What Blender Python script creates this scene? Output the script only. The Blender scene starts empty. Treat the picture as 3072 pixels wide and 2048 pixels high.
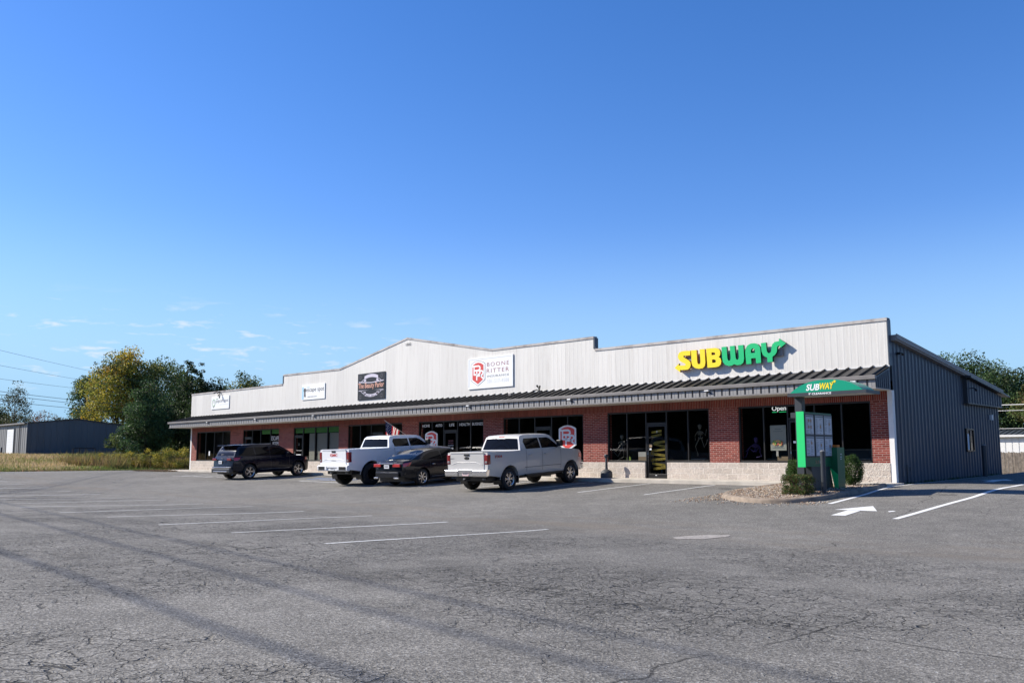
import bpy, bmesh, math, random
import numpy as np
from math import radians, sin, cos, pi
from mathutils import Vector, Matrix

# ------------------------------------------------------------------ camera, sky, sun, exposure
scn = bpy.context.scene
COL = scn.collection
cam_data = bpy.data.cameras.new('camera')
cam = bpy.data.objects.new('camera', cam_data)
COL.objects.link(cam)
cam.matrix_world = (Matrix.Translation((11.2141, -28.3894, 0.81325))
                    @ Matrix.Rotation(radians(44.755), 4, 'Z')
                    @ Matrix.Rotation(radians(90 + 6.675), 4, 'X')
                    @ Matrix.Rotation(radians(-0.101), 4, 'Z'))
cam_data.sensor_width = 36.0
cam_data.lens = 30.81
cam_data.shift_y = 0.01296
cam_data.clip_start = 0.05
cam_data.clip_end = 3000
scn.camera = cam

SUN_TRAVEL = Vector((1.53, 1.0, -1.31)).normalized()
SUN_EL = math.asin(-SUN_TRAVEL.z)
SUN_AZ = math.atan2(-SUN_TRAVEL.x, -SUN_TRAVEL.y)      # clockwise from +Y

world = bpy.data.worlds.new("World")
scn.world = world
world.use_nodes = True
wn = world.node_tree.nodes; wl = world.node_tree.links
for n in list(wn): wn.remove(n)
sky = wn.new('ShaderNodeTexSky'); sky.sky_type = 'NISHITA'; sky.sun_disc = False
sky.sun_elevation = SUN_EL; sky.sun_rotation = SUN_AZ % (2 * pi)
sky.altitude = 100; sky.air_density = 1.0; sky.dust_density = 0.2; sky.ozone_density = 2.0
gam = wn.new('ShaderNodeHueSaturation'); gam.inputs['Saturation'].default_value = 1.32; gam.inputs['Value'].default_value = 1.0
# thin fair-weather clouds low in the west, by direction
tc = wn.new('ShaderNodeTexCoord')
sep = wn.new('ShaderNodeSeparateXYZ'); wl.new(tc.outputs['Generated'], sep.inputs[0])
mp = wn.new('ShaderNodeMapping'); mp.inputs['Scale'].default_value = (24, 24, 120); mp.inputs['Location'].default_value = (3.1, 0.4, 0.7)
wl.new(tc.outputs['Generated'], mp.inputs[0])
nz = wn.new('ShaderNodeTexNoise'); nz.inputs['Scale'].default_value = 1.0; nz.inputs['Detail'].default_value = 7; nz.inputs['Roughness'].default_value = 0.55
nz.inputs['Distortion'].default_value = 0.25
wl.new(mp.outputs[0], nz.inputs['Vector'])
cr = wn.new('ShaderNodeMapRange'); cr.inputs[1].default_value = 0.57; cr.inputs[2].default_value = 0.72
wl.new(nz.outputs['Fac'], cr.inputs[0])
band = wn.new('ShaderNodeMapRange'); band.interpolation_type = 'SMOOTHSTEP'
band.inputs[1].default_value = 0.18; band.inputs[2].default_value = 0.13; wl.new(sep.outputs['Z'], band.inputs[0])
band2 = wn.new('ShaderNodeMapRange'); band2.interpolation_type = 'SMOOTHSTEP'
band2.inputs[1].default_value = 0.055; band2.inputs[2].default_value = 0.085; wl.new(sep.outputs['Z'], band2.inputs[0])
side = wn.new('ShaderNodeMapRange'); side.interpolation_type = 'SMOOTHSTEP'
side.inputs[1].default_value = -0.72; side.inputs[2].default_value = -0.86; wl.new(sep.outputs['X'], side.inputs[0])
def wmul(a, b):
    m = wn.new('ShaderNodeMath'); m.operation = 'MULTIPLY'
    wl.new(a, m.inputs[0])
    if isinstance(b, float): m.inputs[1].default_value = b
    else: wl.new(b, m.inputs[1])
    return m.outputs[0]
cmask = wmul(wmul(wmul(cr.outputs[0], band.outputs[0]), wmul(side.outputs[0], band2.outputs[0])), 0.75)
mixc = wn.new('ShaderNodeMix'); mixc.data_type = 'RGBA'
mixc.inputs[7].default_value = (5.6, 6.1, 6.6, 1)
tint = wn.new('ShaderNodeMix'); tint.data_type = 'RGBA'; tint.blend_type = 'MULTIPLY'; tint.inputs[0].default_value = 1.0; tint.inputs[7].default_value = (1.10, 1.03, 1.29, 1)
# clean autumn air: the horizon stays pale blue
hz = wn.new('ShaderNodeMapRange'); hz.interpolation_type = 'SMOOTHSTEP'; hz.inputs[1].default_value = 0.27; hz.inputs[2].default_value = 0.02; wl.new(sep.outputs['Z'], hz.inputs[0])
hmix = wn.new('ShaderNodeMix'); hmix.data_type = 'RGBA'; hmix.inputs[7].default_value = (2.55, 4.45, 6.3, 1)
wl.new(sky.outputs[0], gam.inputs['Color']); wl.new(gam.outputs[0], tint.inputs[6]); wl.new(hz.outputs[0], hmix.inputs[0]); wl.new(tint.outputs[2], hmix.inputs[6])
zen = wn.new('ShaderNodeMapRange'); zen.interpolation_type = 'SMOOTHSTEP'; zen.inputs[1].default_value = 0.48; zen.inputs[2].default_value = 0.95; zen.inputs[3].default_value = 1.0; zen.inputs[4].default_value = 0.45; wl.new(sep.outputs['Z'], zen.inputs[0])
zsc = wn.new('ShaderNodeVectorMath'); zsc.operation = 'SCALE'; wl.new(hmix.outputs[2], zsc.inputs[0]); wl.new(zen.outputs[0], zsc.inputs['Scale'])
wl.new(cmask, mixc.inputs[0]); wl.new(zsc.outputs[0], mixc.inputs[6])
bg = wn.new('ShaderNodeBackground'); bg.inputs['Strength'].default_value = 0.105
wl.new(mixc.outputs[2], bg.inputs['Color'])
wo = wn.new('ShaderNodeOutputWorld'); wl.new(bg.outputs[0], wo.inputs['Surface'])

sun_d = bpy.data.lights.new('sun', 'SUN'); sun_d.energy = 5.0; sun_d.angle = radians(0.5); sun_d.color = (1.0, 0.935, 0.83)
sun = bpy.data.objects.new('sun', sun_d); COL.objects.link(sun)
sun.rotation_euler = SUN_TRAVEL.to_track_quat('-Z', 'Y').to_euler(); sun.location = (-20, -40, 40)

scn.view_settings.view_transform = 'Standard'; scn.view_settings.look = 'None'
scn.view_settings.exposure = 0.5; scn.view_settings.gamma = 1.0
scn.render.resolution_x = 1024; scn.render.resolution_y = 682

RND = random.Random(7)

# ------------------------------------------------------------------ helpers
def tag(o, label=None, cat=None, group=None, kind=None):
    if label: o['label'] = label
    if cat: o['category'] = cat
    if group: o['group'] = group
    if kind: o['kind'] = kind
    return o

def empty(name, loc=(0, 0, 0), rz=0, label=None, cat=None, group=None):
    o = bpy.data.objects.new(name, None); o.location = loc; o.rotation_euler = (0, 0, rz)
    o.empty_display_size = 0.2
    COL.objects.link(o); return tag(o, label, cat, group)

def link(name, me, mats, parent=None, smooth=None, bevel=0):
    o = bpy.data.objects.new(name, me)
    for m in (mats if isinstance(mats, (list, tuple)) else [mats]): me.materials.append(m)
    COL.objects.link(o)
    if parent is not None: o.parent = parent
    if smooth is not None:
        for p in me.polygons: p.use_smooth = True
        me.set_sharp_from_angle(angle=radians(smooth))
    if bevel:
        b = o.modifiers.new('bevel', 'BEVEL'); b.width = bevel; b.segments = 2; b.limit_method = 'ANGLE'; b.angle_limit = radians(35)
        b.use_clamp_overlap = True
    return o

class MB:
    def __init__(s): s.v = []; s.f = []; s.m = []
    def add(s, vs, fs, mi=0):
        n = len(s.v); s.v += [tuple(v) for v in vs]; s.f += [tuple(i + n for i in f) for f in fs]; s.m += [mi] * len(fs)
        return s
    def box(s, x0, x1, y0, y1, z0, z1, mi=0, M=None):
        vs = [(x, y, z) for z in (z0, z1) for y in (y0, y1) for x in (x0, x1)]
        if M is not None: vs = [M @ Vector(v) for v in vs]
        return s.add(vs, [(0, 2, 3, 1), (4, 5, 7, 6), (0, 1, 5, 4), (2, 6, 7, 3), (0, 4, 6, 2), (1, 3, 7, 5)], mi)
    def prism(s, pts, fn, a, b, mi=0):
        """pts 2-D polygon, fn(u,v,w)->xyz, extruded w from a to b"""
        n = len(pts)
        vs = [fn(u, v, a) for u, v in pts] + [fn(u, v, b) for u, v in pts]
        fs = [tuple(range(n))[::-1], tuple(range(n, 2 * n))] + [(i, (i + 1) % n, (i + 1) % n + n, i + n) for i in range(n)]
        return s.add(vs, fs, mi)
    def tube(s, pts, rad, n=8, mi=0, cap=True):
        pts = [Vector(p) for p in pts]
        if not isinstance(rad, (list, tuple)): rad = [rad] * len(pts)
        vs = []; up = Vector((0, 0, 1))
        for i, p in enumerate(pts):
            d = (pts[min(i + 1, len(pts) - 1)] - pts[max(i - 1, 0)]).normalized()
            a = d.cross(up)
            if a.length < 1e-3: a = Vector((1, 0, 0))
            a.normalize(); b = a.cross(d).normalized()
            for k in range(n):
                t = 2 * pi * k / n; vs.append(p + (a * cos(t) + b * sin(t)) * rad[i])
        fs = [(i * n + k, i * n + (k + 1) % n, (i + 1) * n + (k + 1) % n, (i + 1) * n + k) for i in range(len(pts) - 1) for k in range(n)]
        if cap: fs += [tuple(range(n))[::-1], tuple((len(pts) - 1) * n + k for k in range(n))]
        return s.add(vs, fs, mi)
    def lathe(s, prof, n=24, axis='z', c=(0, 0, 0), mi=0, closed=False, cap=True):
        """prof list of (r,h)"""
        vs = []
        for r, h in prof:
            for k in range(n):
                t = 2 * pi * k / n; a, b = r * cos(t), r * sin(t)
                vs.append({'z': (c[0] + a, c[1] + b, c[2] + h), 'y': (c[0] + a, c[1] + h, c[2] + b), 'x': (c[0] + h, c[1] + a, c[2] + b)}[axis])
        m = len(prof); rg = range(m if closed else m - 1)
        fs = [(i * n + k, i * n + (k + 1) % n, ((i + 1) % m) * n + (k + 1) % n, ((i + 1) % m) * n + k) for i in rg for k in range(n)]
        if cap and not closed:
            if prof[0][0] > 1e-4: fs.append(tuple(range(n)))
            if prof[-1][0] > 1e-4: fs.append(tuple((m - 1) * n + k for k in range(n)))
        return s.add(vs, fs, mi)
    def quad(s, a, b, c, d, mi=0): return s.add([a, b, c, d], [(0, 1, 2, 3)], mi)
    def build(s, name, mats, parent=None, smooth=None, bevel=0, fixn=True):
        me = bpy.data.meshes.new(name); me.from_pydata(s.v, [], s.f); me.validate()
        if len(me.polygons) == len(s.m) and any(s.m): me.polygons.foreach_set('material_index', s.m)
        if fixn:
            bm = bmesh.new(); bm.from_mesh(me); bmesh.ops.recalc_face_normals(bm, faces=bm.faces); bm.to_mesh(me); bm.free()
        me.update()
        return link(name, me, mats, parent, smooth, bevel)

def np_mesh(name, V, F, mats, parent=None, mi=None, col=None):
    """fast mesh from numpy; F is (n,3) or (n,4)"""
    me = bpy.data.meshes.new(name); k = F.shape[1]
    me.vertices.add(len(V)); me.vertices.foreach_set('co', np.ascontiguousarray(V, dtype=np.float32).ravel())
    me.loops.add(F.size); me.loops.foreach_set('vertex_index', F.ravel().astype(np.int32))
    me.polygons.add(len(F)); me.polygons.foreach_set('loop_start', np.arange(0, F.size, k, dtype=np.int32))
    if mi is not None: me.polygons.foreach_set('material_index', mi.astype(np.int32))
    me.update(calc_edges=True)
    if col is not None:
        at = me.color_attributes.new('tint', 'FLOAT_COLOR', 'POINT')
        at.data.foreach_set('color', np.ascontiguousarray(col, dtype=np.float32).ravel())
    return link(name, me, mats, parent)

# ------------------------------------------------------------------ materials
def newmat(name):
    m = bpy.data.materials.new(name); m.use_nodes = True
    nt = m.node_tree; b = nt.nodes['Principled BSDF']; return m, nt, b

def pm(name, col, rough=0.5, metal=0.0, spec=0.5, coat=0.0, var=0.0, vscale=3.0, bump=0.0, bscale=40.0, emit=None, estr=0.0):
    m, nt, b = newmat(name)
    b.inputs['Base Color'].default_value = (*col, 1); b.inputs['Roughness'].default_value = rough
    b.inputs['Metallic'].default_value = metal; b.inputs['Specular IOR Level'].default_value = spec
    b.inputs['Coat Weight'].default_value = coat; b.inputs['Coat Roughness'].default_value = 0.03
    N = nt.nodes; L = nt.links
    t = N.new('ShaderNodeTexCoord')
    if var:
        n = N.new('ShaderNodeTexNoise'); n.inputs['Scale'].default_value = vscale; n.inputs['Detail'].default_value = 6
        L.new(t.outputs['Object'], n.inputs['Vector'])
        mr = N.new('ShaderNodeMapRange'); mr.inputs[1].default_value = 0.3; mr.inputs[2].default_value = 0.7
        mr.inputs[3].default_value = 1 - var; mr.inputs[4].default_value = 1 + var; L.new(n.outputs['Fac'], mr.inputs[0])
        mx = N.new('ShaderNodeVectorMath'); mx.operation = 'SCALE'; mx.inputs[0].default_value = col; L.new(mr.outputs[0], mx.inputs['Scale'])
        L.new(mx.outputs[0], b.inputs['Base Color'])
    if bump:
        n2 = N.new('ShaderNodeTexNoise'); n2.inputs['Scale'].default_value = bscale; n2.inputs['Detail'].default_value = 4
        L.new(t.outputs['Object'], n2.inputs['Vector'])
        bp = N.new('ShaderNodeBump'); bp.inputs['Strength'].default_value = bump; bp.inputs['Distance'].default_value = 0.02
        L.new(n2.outputs['Fac'], bp.inputs['Height']); L.new(bp.outputs[0], b.inputs['Normal'])
    if emit:
        b.inputs['Emission Color'].default_value = (*emit, 1); b.inputs['Emission Strength'].default_value = estr
    return m

def xz_coords(nt, swap=False):
    t = nt.nodes.new('ShaderNodeTexCoord'); s = nt.nodes.new('ShaderNodeSeparateXYZ'); nt.links.new(t.outputs['Object'], s.inputs[0])
    c = nt.nodes.new('ShaderNodeCombineXYZ')
    ad = nt.nodes.new('ShaderNodeMath'); ad.operation = 'ADD'
    nt.links.new(s.outputs['X'], ad.inputs[0]); nt.links.new(s.outputs['Y'], ad.inputs[1])
    if swap: nt.links.new(s.outputs['Z'], c.inputs[0]); nt.links.new(ad.outputs[0], c.inputs[1])
    else: nt.links.new(ad.outputs[0], c.inputs[0]); nt.links.new(s.outputs['Z'], c.inputs[1])
    return t, c

def brick_mat(name, w, h, mortar, c1, c2, cm, swap=False, off=0.5, zoff=0.0, rough=0.85, splitface=False, bumpd=0.006):
    m, nt, b = newmat(name); N = nt.nodes; L = nt.links
    t, c = xz_coords(nt, swap)
    mp = N.new('ShaderNodeMapping'); mp.inputs['Location'].default_value = (0, -zoff, 0) if not swap else (-zoff, 0, 0)
    L.new(c.outputs[0], mp.inputs[0])
    br = N.new('ShaderNodeTexBrick'); br.offset = off; br.inputs['Scale'].default_value = 1
    br.inputs['Brick Width'].default_value = w; br.inputs['Row Height'].default_value = h
    br.inputs['Mortar Size'].default_value = mortar; br.inputs['Mortar Smooth'].default_value = 0.15
    br.inputs['Color1'].default_value = (*c1, 1); br.inputs['Color2'].default_value = (*c2, 1); br.inputs['Mortar'].default_value = (*cm, 1)
    L.new(mp.outputs[0], br.inputs['Vector'])
    n = N.new('ShaderNodeTexNoise'); n.inputs['Scale'].default_value = 14 if not splitface else 24; n.inputs['Detail'].default_value = 5
    L.new(t.outputs['Object'], n.inputs['Vector'])
    mr = N.new('ShaderNodeMapRange'); mr.inputs[1].default_value = 0.25; mr.inputs[2].default_value = 0.75; mr.inputs[3].default_value = 0.78; mr.inputs[4].default_value = 1.18
    L.new(n.outputs['Fac'], mr.inputs[0])
    sc = N.new('ShaderNodeVectorMath'); sc.operation = 'SCALE'; L.new(br.outputs['Color'], sc.inputs[0]); L.new(mr.outputs[0], sc.inputs['Scale'])
    last = sc.outputs[0]
    n3 = N.new('ShaderNodeTexNoise'); n3.inputs['Scale'].default_value = 0.9; n3.inputs['Detail'].default_value = 4; L.new(t.outputs['Object'], n3.inputs['Vector'])
    mr3 = N.new('ShaderNodeMapRange'); mr3.inputs[1].default_value = 0.3; mr3.inputs[2].default_value = 0.7; mr3.inputs[3].default_value = 0.88; mr3.inputs[4].default_value = 1.08
    L.new(n3.outputs['Fac'], mr3.inputs[0]); sc3 = N.new('ShaderNodeVectorMath'); sc3.operation = 'SCALE'; L.new(last, sc3.inputs[0]); L.new(mr3.outputs[0], sc3.inputs['Scale'])
    L.new(sc3.outputs[0], b.inputs['Base Color']); b.inputs['Roughness'].default_value = rough; b.inputs['Specular IOR Level'].default_value = 0.2
    inv = N.new('ShaderNodeMath'); inv.operation = 'SUBTRACT'; inv.inputs[0].default_value = 1.0; L.new(br.outputs['Fac'], inv.inputs[1])
    ad = N.new('ShaderNodeMath'); ad.operation = 'MULTIPLY_ADD'; L.new(n.outputs['Fac'], ad.inputs[0]); ad.inputs[1].default_value = 2.6 if splitface else 0.35; L.new(inv.outputs[0], ad.inputs[2])
    bp = N.new('ShaderNodeBump'); bp.inputs['Strength'].default_value = 1.0; bp.inputs['Distance'].default_value = 0.016 if splitface else bumpd
    L.new(ad.outputs[0], bp.inputs['Height']); L.new(bp.outputs[0], b.inputs['Normal'])
    return m

def glass_mat(name, tint=(0.30, 0.33, 0.34), refl=1.0):
    m, nt, b = newmat(name); N = nt.nodes; L = nt.links; N.remove(b)
    tr = N.new('ShaderNodeBsdfTransparent'); tr.inputs[0].default_value = (*tint, 1)
    gl = N.new('ShaderNodeBsdfGlossy'); gl.inputs['Roughness'].default_value = 0.01; gl.inputs[0].default_value = (refl, refl, refl, 1)
    fr = N.new('ShaderNodeFresnel'); ge = N.new('ShaderNodeNewGeometry'); io = N.new('ShaderNodeMapRange'); io.inputs[3].default_value = 1.5; io.inputs[4].default_value = 1 / 1.5
    L.new(ge.outputs['Backfacing'], io.inputs[0]); L.new(io.outputs[0], fr.inputs[0])      # a thin pane: same reflectance from either side
    mx = N.new('ShaderNodeMixShader'); L.new(fr.outputs[0], mx.inputs[0]); L.new(tr.outputs[0], mx.inputs[1]); L.new(gl.outputs[0], mx.inputs[2])
    L.new(mx.outputs[0], N['Material Output'].inputs[0]); return m

def siding_mat(name, col, dirt=(0.25, 0.2, 0.16), dirtamt=0.25, rough=0.45, streak=True, topz=None):
    m, nt, b = newmat(name); N = nt.nodes; L = nt.links
    t = N.new('ShaderNodeTexCoord')
    mp = N.new('ShaderNodeMapping'); mp.inputs['Scale'].default_value = (7, 7, 0.5) if streak else (1, 1, 1); L.new(t.outputs['Object'], mp.inputs[0])
    n = N.new('ShaderNodeTexNoise'); n.inputs['Scale'].default_value = 1.0; n.inputs['Detail'].default_value = 8; n.inputs['Roughness'].default_value = 0.65; L.new(mp.outputs[0], n.inputs['Vector'])
    mr = N.new('ShaderNodeMapRange'); mr.inputs[1].default_value = 0.48; mr.inputs[2].default_value = 0.85; mr.inputs[4].default_value = dirtamt; L.new(n.outputs['Fac'], mr.inputs[0])
    mx = N.new('ShaderNodeMix'); mx.data_type = 'RGBA'; mx.inputs[6].default_value = (*col, 1); mx.inputs[7].default_value = (*dirt, 1); L.new(mr.outputs[0], mx.inputs[0])
    # per-panel tone differences
    s = N.new('ShaderNodeSeparateXYZ'); L.new(t.outputs['Object'], s.inputs[0])
    ad = N.new('ShaderNodeMath'); ad.operation = 'ADD'; L.new(s.outputs['X'], ad.inputs[0]); L.new(s.outputs['Y'], ad.inputs[1])
    dv = N.new('ShaderNodeMath'); dv.operation = 'MULTIPLY'; dv.inputs[1].default_value = 1 / 0.914; L.new(ad.outputs[0], dv.inputs[0])
    fl = N.new('ShaderNodeMath'); fl.operation = 'FLOOR'; L.new(dv.outputs[0], fl.inputs[0])
    wn_ = N.new('ShaderNodeTexWhiteNoise'); wn_.noise_dimensions = '1D'; L.new(fl.outputs[0], wn_.inputs['W'])
    m2 = N.new('ShaderNodeMapRange'); m2.inputs[3].default_value = 0.94; m2.inputs[4].default_value = 1.03; L.new(wn_.outputs['Value'], m2.inputs[0])
    sc = N.new('ShaderNodeVectorMath'); sc.operation = 'SCALE'; L.new(mx.outputs[2], sc.inputs[0]); L.new(m2.outputs[0], sc.inputs['Scale'])
    L.new(sc.outputs[0], b.inputs['Base Color']); b.inputs['Roughness'].default_value = rough; b.inputs['Specular IOR Level'].default_value = 0.35
    return m

def leaf_mat(name, rough=0.6):
    m, nt, b = newmat(name); N = nt.nodes; L = nt.links
    a = N.new('ShaderNodeAttribute'); a.attribute_name = 'tint'
    L.new(a.outputs['Color'], b.inputs['Base Color']); b.inputs['Roughness'].default_value = rough; b.inputs['Specular IOR Level'].default_value = 0.3
    tl = N.new('ShaderNodeBsdfTranslucent'); L.new(a.outputs['Color'], tl.inputs[0])
    mx = N.new('ShaderNodeMixShader'); mx.inputs[0].default_value = 0.36
    out = N['Material Output']; L.new(b.outputs[0], mx.inputs[1]); L.new(tl.outputs[0], mx.inputs[2]); L.new(mx.outputs[0], out.inputs[0])
    return m

def asphalt_mat():
    m, nt, b = newmat('asphalt'); N = nt.nodes; L = nt.links
    def nd(t, **k):
        n = N.new(t)
        for a, v in k.items(): setattr(n, a, v)
        return n
    def math_(op, a, b_=None, c_=None, clamp=False):
        n = N.new('ShaderNodeMath'); n.operation = op; n.use_clamp = clamp
        for i, x in enumerate((a, b_, c_)):
            if x is None: continue
            if isinstance(x, (int, float)): n.inputs[i].default_value = x
            else: L.new(x, n.inputs[i])
        return n.outputs[0]
    def rng(v, a, b_, c_=0.0, d_=1.0, smooth=True):
        n = N.new('ShaderNodeMapRange'); n.interpolation_type = 'SMOOTHSTEP' if smooth else 'LINEAR'
        for i, x in ((1, a), (2, b_), (3, c_), (4, d_)): n.inputs[i].default_value = x
        L.new(v, n.inputs[0]); return n.outputs[0]
    t = N.new('ShaderNodeTexCoord'); P = t.outputs['Object']
    sp = N.new('ShaderNodeSeparateXYZ'); L.new(P, sp.inputs[0])
    def noise(s, d=4, r=0.5, vec=None, dist=0.0):
        n = N.new('ShaderNodeTexNoise'); n.inputs['Scale'].default_value = s; n.inputs['Detail'].default_value = d
        n.inputs['Roughness'].default_value = r; n.inputs['Distortion'].default_value = dist
        L.new(vec or P, n.inputs['Vector']); return n
    big = noise(0.16, 5, 0.6).outputs['Fac']; mid = noise(1.7, 5, 0.6).outputs['Fac']; fine = noise(38, 3, 0.75).outputs['Fac']
    agg = N.new('ShaderNodeTexVoronoi'); agg.inputs['Scale'].default_value = 62; L.new(P, agg.inputs['Vector'])
    aggc = N.new('ShaderNodeSeparateColor'); L.new(agg.outputs['Color'], aggc.inputs[0])
    # value
    v = math_('MULTIPLY', rng(big, 0.3, 0.7, 0.86, 1.13), rng(mid, 0.3, 0.7, 0.88, 1.10))
    v = math_('MULTIPLY', v, rng(fine, 0.28, 0.72, 0.52, 1.45))
    v = math_('MULTIPLY', v, rng(aggc.outputs[0], 0.0, 1.0, 0.60, 1.42, False))
    spark = rng(aggc.outputs[1], 0.962, 0.995, 0.0, 1.0)
    # the near lot is older and greyer, the drive lane was resurfaced
    yb = rng(sp.outputs['Y'], -24.0, -13.0, 0.0, 1.0)
    # cracks: distorted voronoi cells
    dn = noise(1.1, 4, 0.6); dv = N.new('ShaderNodeVectorMath'); dv.operation = 'MULTIPLY_ADD'
    L.new(dn.outputs['Color'], dv.inputs[0]); dv.inputs[1].default_value = (0.75, 0.75, 0.0); L.new(P, dv.inputs[2])
    dn2 = noise(7.0, 3, 0.6); dv2 = N.new('ShaderNodeVectorMath'); dv2.operation = 'MULTIPLY_ADD'
    L.new(dn2.outputs['Color'], dv2.inputs[0]); dv2.inputs[1].default_value = (0.12, 0.12, 0.0); L.new(dv.outputs[0], dv2.inputs[2])
    def cracks(scale, width, m0, m1, ms, seed):
        vo = N.new('ShaderNodeTexVoronoi'); vo.feature = 'DISTANCE_TO_EDGE'; vo.inputs['Scale'].default_value = scale
        off = N.new('ShaderNodeVectorMath'); off.operation = 'ADD'; off.inputs[1].default_value = (seed, seed * 1.7, 0.0)
        L.new(dv2.outputs[0], off.inputs[0]); fl = N.new('ShaderNodeVectorMath'); fl.operation = 'MULTIPLY'; fl.inputs[1].default_value = (1, 1, 0); L.new(off.outputs[0], fl.inputs[0])
        L.new(fl.outputs[0], vo.inputs['Vector'])
        c_ = rng(vo.outputs['Distance'], width, width * 0.25, 0.0, 1.0)
        mk = noise(ms, 3, 0.5, vec=off.outputs[0]).outputs['Fac']
        return math_('MULTIPLY', c_, rng(mk, m0, m1))
    ywide = rng(sp.outputs['Y'], -12.5, -17.5, 0.0, 1.0)
    c1 = math_('MULTIPLY', cracks(4.6, 0.034, 0.43, 0.56, 0.26, 3.3), ywide)
    c2 = math_('MULTIPLY', cracks(0.36, 0.0024, 0.50, 0.60, 0.16, 9.1), 0.7)
    c3 = math_('MULTIPLY', cracks(9.5, 0.055, 0.48, 0.60, 0.34, 21.7), ywide)
    cr_ = math_('MAXIMUM', math_('MAXIMUM', c1, c2), math_('MULTIPLY', c3, 0.8))
    ravel = math_('MULTIPLY', rng(noise(0.55, 4, 0.6).outputs['Fac'], 0.55, 0.70), ywide)   # ravelled, darker open patches
    v = math_('MULTIPLY', v, math_('MULTIPLY_ADD', ravel, -0.20, 1.0))
    v = math_('MULTIPLY', v, math_('MULTIPLY_ADD', cr_, -0.70, 1.0))
    # paving seams running with the lot and a few sealed joints
    def seam(coord, at, w, wob):
        n_ = noise(0.7, 3, 0.6).outputs['Fac']; c_ = math_('MULTIPLY_ADD', n_, wob, coord); d_ = math_('ABSOLUTE', math_('SUBTRACT', c_, at))
        return rng(d_, w, w * .3, 0.0, 1.0)
    sm_ = math_('MAXIMUM', seam(sp.outputs['Y'], -21.2, 0.020, 0.5), math_('MULTIPLY', seam(sp.outputs['X'], 8.1, 0.02, 0.6), rng(sp.outputs['Y'], -16, -19)))
    sm_ = math_('MAXIMUM', sm_, math_('MULTIPLY', seam(math_('MULTIPLY_ADD', sp.outputs['Y'], .18, sp.outputs['X']), 2.3, 0.02, 0.9), rng(sp.outputs['Y'], -17, -15)))
    sm_ = math_('MULTIPLY', sm_, rng(noise(0.5, 3, 0.5).outputs['Fac'], .42, .5))
    v = math_('MULTIPLY', v, math_('MULTIPLY_ADD', sm_, -0.6, 1.0))
    # oil in the stalls near the kerb
    oil = math_('MULTIPLY', rng(noise(0.8, 4, 0.7).outputs['Fac'], 0.56, 0.68), math_('MULTIPLY', rng(sp.outputs['Y'], -4.6, -3.4), rng(sp.outputs['Y'], -1.3, -2.4)))
    v = math_('MULTIPLY', v, math_('MULTIPLY_ADD', oil, -0.5, 1.0))
    base = N.new('ShaderNodeVectorMath'); base.operation = 'SCALE'; base.inputs[0].default_value = (0.196, 0.186, 0.168); L.new(v, base.inputs['Scale'])
    m1 = N.new('ShaderNodeMix'); m1.data_type = 'RGBA'; L.new(math_('MULTIPLY', spark, 0.55), m1.inputs[0]); L.new(base.outputs[0], m1.inputs[6]); m1.inputs[7].default_value = (0.52, 0.52, 0.50, 1)
    # silt washed into the swale
    sil = math_('MULTIPLY', rng(sp.outputs['Y'], -15.3, -13.6), rng(sp.outputs['Y'], -10.6, -12.4))
    sw = N.new('ShaderNodeMapping'); sw.inputs['Scale'].default_value = (0.14, 0.9, 1); L.new(P, sw.inputs[0])
    sil = math_('MULTIPLY', sil, rng(noise(1.0, 5, 0.65, vec=sw.outputs[0]).outputs['Fac'], 0.42, 0.66, 0.0, 0.42))
    m2 = N.new('ShaderNodeMix'); m2.data_type = 'RGBA'; L.new(sil, m2.inputs[0]); L.new(m1.outputs[2], m2.inputs[6]); m2.inputs[7].default_value = (0.20, 0.165, 0.125, 1)
    L.new(m2.outputs[2], b.inputs['Base Color'])
    b.inputs['Roughness'].default_value = 0.9; b.inputs['Specular IOR Level'].default_value = 0.25
    h = math_('MULTIPLY_ADD', fine, 0.6, math_('MULTIPLY', agg.outputs['Distance'], 0.5))
    h = math_('MULTIPLY_ADD', cr_, -2.6, h); h = math_('MULTIPLY_ADD', mid, 1.5, h)
    bp = N.new('ShaderNodeBump'); bp.inputs['Strength'].default_value = 0.85; bp.inputs['Distance'].default_value = 0.012
    L.new(h, bp.inputs['Height']); L.new(bp.outputs[0], b.inputs['Normal'])
    return m

def worn_paint(name, col, w0=.52, w1=.66):
    m, nt, b = newmat(name); N = nt.nodes; L = nt.links
    t = N.new('ShaderNodeTexCoord'); n = N.new('ShaderNodeTexNoise'); n.inputs['Scale'].default_value = 22; n.inputs['Detail'].default_value = 5; n.inputs['Roughness'].default_value = 0.7
    L.new(t.outputs['Object'], n.inputs['Vector'])
    mr = N.new('ShaderNodeMapRange'); mr.inputs[1].default_value = w0; mr.inputs[2].default_value = w1; L.new(n.outputs['Fac'], mr.inputs[0])
    mx = N.new('ShaderNodeMix'); mx.data_type = 'RGBA'; mx.inputs[6].default_value = (*col, 1); mx.inputs[7].default_value = (0.19, 0.19, 0.19, 1); L.new(mr.outputs[0], mx.inputs[0])
    L.new(mx.outputs[2], b.inputs['Base Color']); b.inputs['Roughness'].default_value = 0.8; return m

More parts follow.
